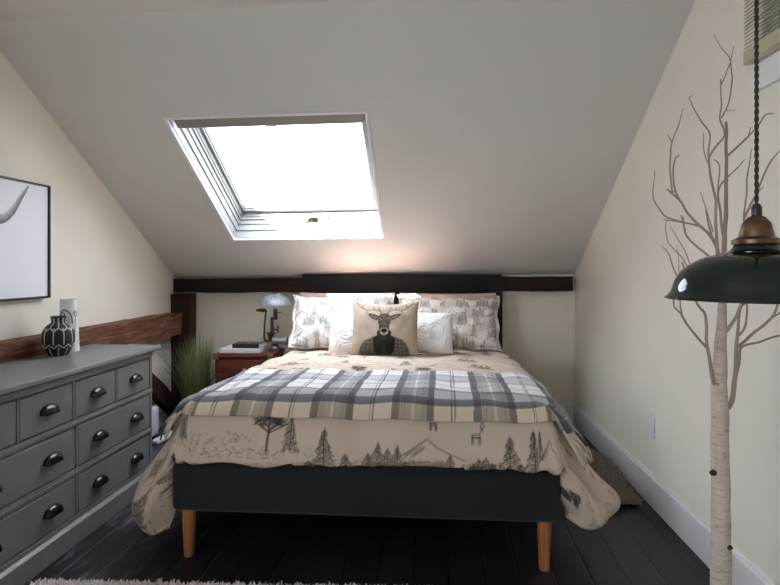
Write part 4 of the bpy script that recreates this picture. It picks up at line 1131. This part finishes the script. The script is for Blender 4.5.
TREE = [
    ('trunk', [(0.789, 1.62, 0.03, 0.0295), (0.789, 1.62, 0.34, 0.0267), (0.79, 1.62, 0.52, 0.0247), (0.787, 1.62, 0.715, 0.0233), (0.786, 1.62, 0.853, 0.0219), (0.787, 1.62, 0.937, 0.0185), (0.79, 1.62, 1.048, 0.0137), (0.793, 1.62, 1.131, 0.0103), (0.797, 1.62, 1.242, 0.0075), (0.802, 1.62, 1.367, 0.0055), (0.804, 1.62, 1.492, 0.0044), (0.803, 1.62, 1.625, 0.0036)]),
    ('a', [(0.768, 1.613, 0.899, 0.0069), (0.746, 1.606, 1.004, 0.0055), (0.742, 1.605, 1.082, 0.0048), (0.725, 1.6, 1.11, 0.0041), (0.711, 1.595, 1.132, 0.0041), (0.693, 1.589, 1.174, 0.0036), (0.667, 1.581, 1.236, 0.003)]),
    ('a2', [(0.744, 1.606, 1.002, 0.0048), (0.705, 1.593, 1.042, 0.0041), (0.67, 1.582, 1.084, 0.0036), (0.661, 1.579, 1.096, 0.0033), (0.644, 1.573, 1.114, 0.0027), (0.642, 1.573, 1.136, 0.0027), (0.64, 1.572, 1.16, 0.0025), (0.653, 1.576, 1.187, 0.0022)]),
    ('a3', [(0.667, 1.581, 1.087, 0.0027), (0.663, 1.58, 1.109, 0.0025), (0.664, 1.58, 1.133, 0.0022), (0.659, 1.578, 1.16, 0.0021)]),
    ('b', [(0.809, 1.625, 0.83, 0.0096), (0.824, 1.629, 0.855, 0.0082), (0.834, 1.632, 0.922, 0.0075), (0.841, 1.634, 1.001, 0.0062), (0.843, 1.634, 1.033, 0.0055), (0.844, 1.635, 1.08, 0.0044), (0.852, 1.637, 1.111, 0.0038), (0.873, 1.643, 1.13, 0.0034), (0.887, 1.646, 1.172, 0.0027)]),
    ('b1', [(0.843, 1.634, 1.033, 0.0041), (0.852, 1.637, 1.038, 0.0041), (0.867, 1.641, 1.063, 0.0036), (0.872, 1.642, 1.119, 0.0032), (0.868, 1.641, 1.158, 0.0027)]),
    ('b2', [(0.845, 1.635, 1.0, 0.0055), (0.897, 1.649, 1.04, 0.0048), (0.948, 1.662, 1.078, 0.0041), (0.972, 1.669, 1.118, 0.0036), (0.99, 1.674, 1.157, 0.0027)]),
    ('b3', [(0.948, 1.662, 1.078, 0.0033), (0.977, 1.67, 1.093, 0.0027), (1.016, 1.68, 1.111, 0.0022)]),
    ('b4', [(0.838, 1.633, 0.927, 0.0055), (0.849, 1.636, 0.963, 0.0047), (0.858, 1.639, 1.0, 0.0041), (0.912, 1.653, 1.012, 0.0036), (0.977, 1.67, 1.029, 0.003), (1.029, 1.684, 1.034, 0.0022)]),
    ('c', [(0.798, 1.618, 1.04, 0.0069), (0.821, 1.611, 1.077, 0.0058), (0.832, 1.607, 1.107, 0.0049), (0.84, 1.605, 1.132, 0.0047), (0.842, 1.604, 1.242, 0.0041), (0.844, 1.603, 1.357, 0.0036), (0.846, 1.603, 1.39, 0.003), (0.85, 1.602, 1.46, 0.0025), (0.861, 1.598, 1.545, 0.0014)]),
    ('c1', [(0.844, 1.603, 1.357, 0.0038), (0.857, 1.599, 1.392, 0.0036), (0.87, 1.595, 1.422, 0.0033), (0.884, 1.591, 1.464, 0.0027), (0.9, 1.586, 1.504, 0.0025), (0.922, 1.579, 1.535, 0.0016)]),
    ('c2', [(0.87, 1.595, 1.424, 0.0025), (0.886, 1.59, 1.44, 0.0016)]),
    ('d', [(0.795, 1.621, 1.22, 0.0063), (0.776, 1.625, 1.291, 0.0058), (0.741, 1.638, 1.34, 0.0052), (0.709, 1.649, 1.382, 0.0044), (0.693, 1.655, 1.413, 0.0038), (0.661, 1.666, 1.447, 0.0027)]),
    ('d1', [(0.693, 1.655, 1.413, 0.0038), (0.681, 1.66, 1.452, 0.0033), (0.678, 1.66, 1.486, 0.003), (0.682, 1.659, 1.529, 0.0026), (0.693, 1.655, 1.541, 0.0022)]),
    ('d2', [(0.679, 1.66, 1.437, 0.003), (0.674, 1.662, 1.446, 0.003), (0.67, 1.663, 1.505, 0.0027), (0.674, 1.662, 1.579, 0.0022), (0.693, 1.655, 1.632, 0.0016), (0.7, 1.653, 1.673, 0.0011)]),
    ('d3', [(0.674, 1.662, 1.579, 0.0019), (0.665, 1.665, 1.603, 0.0014)]),
    ('d4', [(0.739, 1.639, 1.339, 0.0033), (0.718, 1.646, 1.347, 0.003), (0.699, 1.653, 1.351, 0.0027), (0.653, 1.669, 1.359, 0.0019)]),
    ('d5', [(0.703, 1.651, 1.351, 0.0025), (0.661, 1.666, 1.366, 0.0027), (0.64, 1.674, 1.396, 0.0025), (0.627, 1.678, 1.429, 0.0021), (0.633, 1.676, 1.501, 0.0011)]),
    ('d6', [(0.701, 1.652, 1.365, 0.0033), (0.711, 1.649, 1.312, 0.0036), (0.732, 1.641, 1.282, 0.0038), (0.764, 1.63, 1.248, 0.0041), (0.796, 1.622, 1.201, 0.0047)]),
    ('d7', [(0.708, 1.65, 1.328, 0.0022), (0.696, 1.654, 1.371, 0.0019)]),
    ('e', [(0.794, 1.619, 1.181, 0.0063), (0.781, 1.618, 1.253, 0.0058), (0.776, 1.617, 1.32, 0.0052), (0.772, 1.617, 1.372, 0.0047), (0.772, 1.617, 1.42, 0.0044), (0.754, 1.613, 1.5, 0.0038), (0.754, 1.613, 1.527, 0.0033), (0.757, 1.614, 1.587, 0.0027), (0.732, 1.609, 1.625, 0.0023), (0.713, 1.605, 1.656, 0.0019), (0.696, 1.602, 1.69, 0.0012)]),
    ('e0', [(0.769, 1.616, 1.289, 0.0036), (0.754, 1.613, 1.339, 0.0033), (0.746, 1.612, 1.38, 0.0022)]),
    ('e1', [(0.754, 1.613, 1.525, 0.0033), (0.775, 1.617, 1.556, 0.003), (0.795, 1.619, 1.581, 0.003), (0.795, 1.619, 1.603, 0.003), (0.788, 1.62, 1.636, 0.0027), (0.792, 1.62, 1.677, 0.0023), (0.787, 1.619, 1.743, 0.0018)]),
    ('e2', [(0.789, 1.62, 1.728, 0.0016), (0.802, 1.617, 1.757, 0.0016), (0.814, 1.614, 1.788, 0.0016)]),
    ('e3', [(0.792, 1.619, 1.636, 0.0026), (0.802, 1.617, 1.658, 0.0025), (0.812, 1.615, 1.698, 0.0023), (0.816, 1.614, 1.737, 0.0021), (0.814, 1.614, 1.793, 0.0019), (0.792, 1.619, 1.831, 0.0014), (0.769, 1.616, 1.866, 0.001)]),
    ('e4', [(0.814, 1.614, 1.793, 0.0015), (0.819, 1.613, 1.835, 0.001)]),
    ('e5', [(0.804, 1.617, 1.656, 0.0018), (0.823, 1.612, 1.657, 0.0011)]),
    ('e6', [(0.696, 1.602, 1.69, 0.0012), (0.705, 1.604, 1.698, 0.001)]),
    ('e7', [(0.754, 1.613, 1.497, 0.0019), (0.74, 1.61, 1.546, 0.0018), (0.737, 1.61, 1.593, 0.0014)]),
    ('f', [(0.8, 1.624, 1.298, 0.0041), (0.787, 1.622, 1.372, 0.0038), (0.783, 1.625, 1.415, 0.0033), (0.79, 1.62, 1.449, 0.0027), (0.827, 1.636, 1.486, 0.0022), (0.873, 1.654, 1.526, 0.0014)]),
    ('f1', [(0.784, 1.624, 1.432, 0.0025), (0.787, 1.622, 1.502, 0.0022), (0.776, 1.63, 1.525, 0.0015)]),
    ('g', [(0.802, 1.612, 1.528, 0.0038), (0.828, 1.596, 1.556, 0.0033), (0.852, 1.58, 1.587, 0.0027), (0.869, 1.569, 1.612, 0.0025), (0.878, 1.563, 1.629, 0.0021), (0.892, 1.553, 1.63, 0.0014)]),
    ('g1', [(0.845, 1.585, 1.578, 0.0019), (0.849, 1.582, 1.601, 0.0014)]),
    ('h', [(0.775, 1.634, 1.321, 0.0025), (0.767, 1.64, 1.359, 0.0022), (0.75, 1.656, 1.437, 0.0012)]),
    ('i', [(0.761, 1.623, 1.248, 0.003), (0.71, 1.629, 1.172, 0.0027), (0.681, 1.632, 1.191, 0.0027), (0.665, 1.634, 1.225, 0.0025), (0.654, 1.635, 1.263, 0.0022), (0.636, 1.637, 1.282, 0.0016)]),
    ('i1', [(0.71, 1.629, 1.209, 0.0022), (0.689, 1.631, 1.248, 0.0021), (0.654, 1.635, 1.29, 0.0019), (0.647, 1.636, 1.333, 0.0016), (0.653, 1.635, 1.358, 0.0012)]),
    ('i2', [(0.715, 1.628, 1.214, 0.0022), (0.695, 1.63, 1.27, 0.0019), (0.674, 1.633, 1.31, 0.0016), (0.658, 1.634, 1.338, 0.0012)]),
    ('i3', [(0.681, 1.632, 1.191, 0.0016), (0.679, 1.632, 1.237, 0.0015), (0.675, 1.633, 1.285, 0.0012)]),
]
groups = {}
for k, row in TREE: groups.setdefault(k if k == 'trunk' else k[0], []).append(row)
for k, rows in groups.items():
    bm = bmesh.new()
    for row in rows:
        pts = spline(row, 4 if k != 'trunk' else 8)
        P3 = []; rad = []
        for i, q in enumerate(pts):
            p = Vector(q[:3]); j = .0035 if k != 'trunk' else .0025
            p += noise.noise_vector(p*22)*j*(0 if i == 0 else 1)
            rr_ = q[3]*(1+.10*noise.noise(p*60)) if k != 'trunk' else q[3]*(1+.05*noise.noise(p*30))
            P3.append(p); rad.append(max(rr_*(.82 if k != 'trunk' else 1), .0009))
        tube(bm, P3, rad, 8 if k != 'trunk' else 20)
    bm.transform(tT)
    obj('trunk' if k == 'trunk' else 'branch', bm, M['bark'] if k == 'trunk' else M['twig'], tree, angle=0)
for (x, y, z, s_) in ((-.025, -.0115, .655, .011), (.013, -.022, .455, .009), (-.018, -.016, .90, .006), (.004, -.024, .775, .006)):
    bm = bmesh.new(); bmesh.ops.create_uvsphere(bm, u_segments=10, v_segments=7, radius=s_); bm.transform(Matrix.Diagonal((1.0, .6, .75, 1)))
    obj('knot', bm, M['knot'] if s_ > .008 else M['twig'], tree, loc=(x, y, z))
bm = bmesh.new(); lathe(bm, [(.11, .001), (.115, .004), (.115, .020), (.105, .028), (.034, .032), (.032, .05)], 40); obj('stand', bm, M['black'], tree)

# ============================================================ PENDANT LAMP
PX, PYY, PZ = .664, 1.215, 1.156
pz = zf(PX)
pen = empty('pendant_lamp', (PX, PYY, PZ), (0, 0, 0), 'dark green enamel dome pendant lamp with brass cap on a twisted brown cord', 'lamp')
t = NT('green_enamel'); M['green'] = t.set((.007, .013, .009, 1), .08, 0, .5)
M['greenin'] = m_plain('white_enamel_inside', (.70, .70, .66), .25)
t = NT('aged_brass_cap'); f = t.noise(t.coord(), 40, 4); M['brass'] = t.set(t.ramp(f, [(.3, (.07, .04, .024)), (.6, (.19, .115, .065)), (.8, (.32, .21, .13))]), .42, .85)
prof = spline([(.1835, .0), (.180, .006), (.172, .016), (.161, .045), (.140, .068), (.105, .086), (.062, .096), (.048, .101), (.041, .112)], 6)
prof = [(p[0]*.935 if p[0] > .06 else p[0], p[1]) for p in prof]
bm = bmesh.new(); lathe(bm, [(.1738, -.001), (.1742, .002)]+[tuple(p) for p in prof], 72, cap0=False, cap1=False)
sh = obj('lamp_shade', bm, M['green'], pen, angle=60); 
bm = bmesh.new(); lathe(bm, [(.1725, -.0009)]+[(p[0]-.004, p[1]-.0015) for p in prof], 72, cap0=False, cap1=True); obj('shade_lining', bm, M['greenin'], sh, angle=60)
bm = bmesh.new(); lathe(bm, [(.042, .1125), (.046, .114), (.046, .122), (.040, .125), (.033, .129), (.029, .145), (.0265, .157), (.017, .168), (.013, .171)], 40)
tube(bm, [(.044, 0, .118), (.056, 0, .118)], .004, 8); obj('brass_cap', bm, M['brass'], pen)
bm = bmesh.new(); lathe(bm, [(.0095, .1715), (.010, .174), (.010, .190), (.006, .197)], 20); obj('cord_grip', bm, M['black'], pen)
M['cordm'] = m_plain('brown_braided_cord', (.045, .027, .018), .85, bump=.4, bscale=500, var=.3)
bm = bmesh.new(); L = pz-PZ-.025
for ph in (0, PI):
    pts = []
    z = .196
    while z < L:
        a = z/.030*2*PI+ph; pts.append((.0021*math.cos(a), .0021*math.sin(a), z)); z += .0022
    tube(bm, pts, .0025, 7)
obj('twisted_cord', bm, M['cordm'], pen, angle=0)
bm = bmesh.new(); lathe(bm, [(.006, L-.002), (.045, L+.004), (.048, L+.012), (.048, pz-PZ-.0015)], 32); obj('ceiling_rose', bm, M['brass'], pen)
bm = bmesh.new(); lathe(bm, [(.012, .100), (.014, .090), (.028, .060), (.030, .045), (.020, .025), (.004, .017)], 24); obj('bulb', bm, M['plastic'], pen)
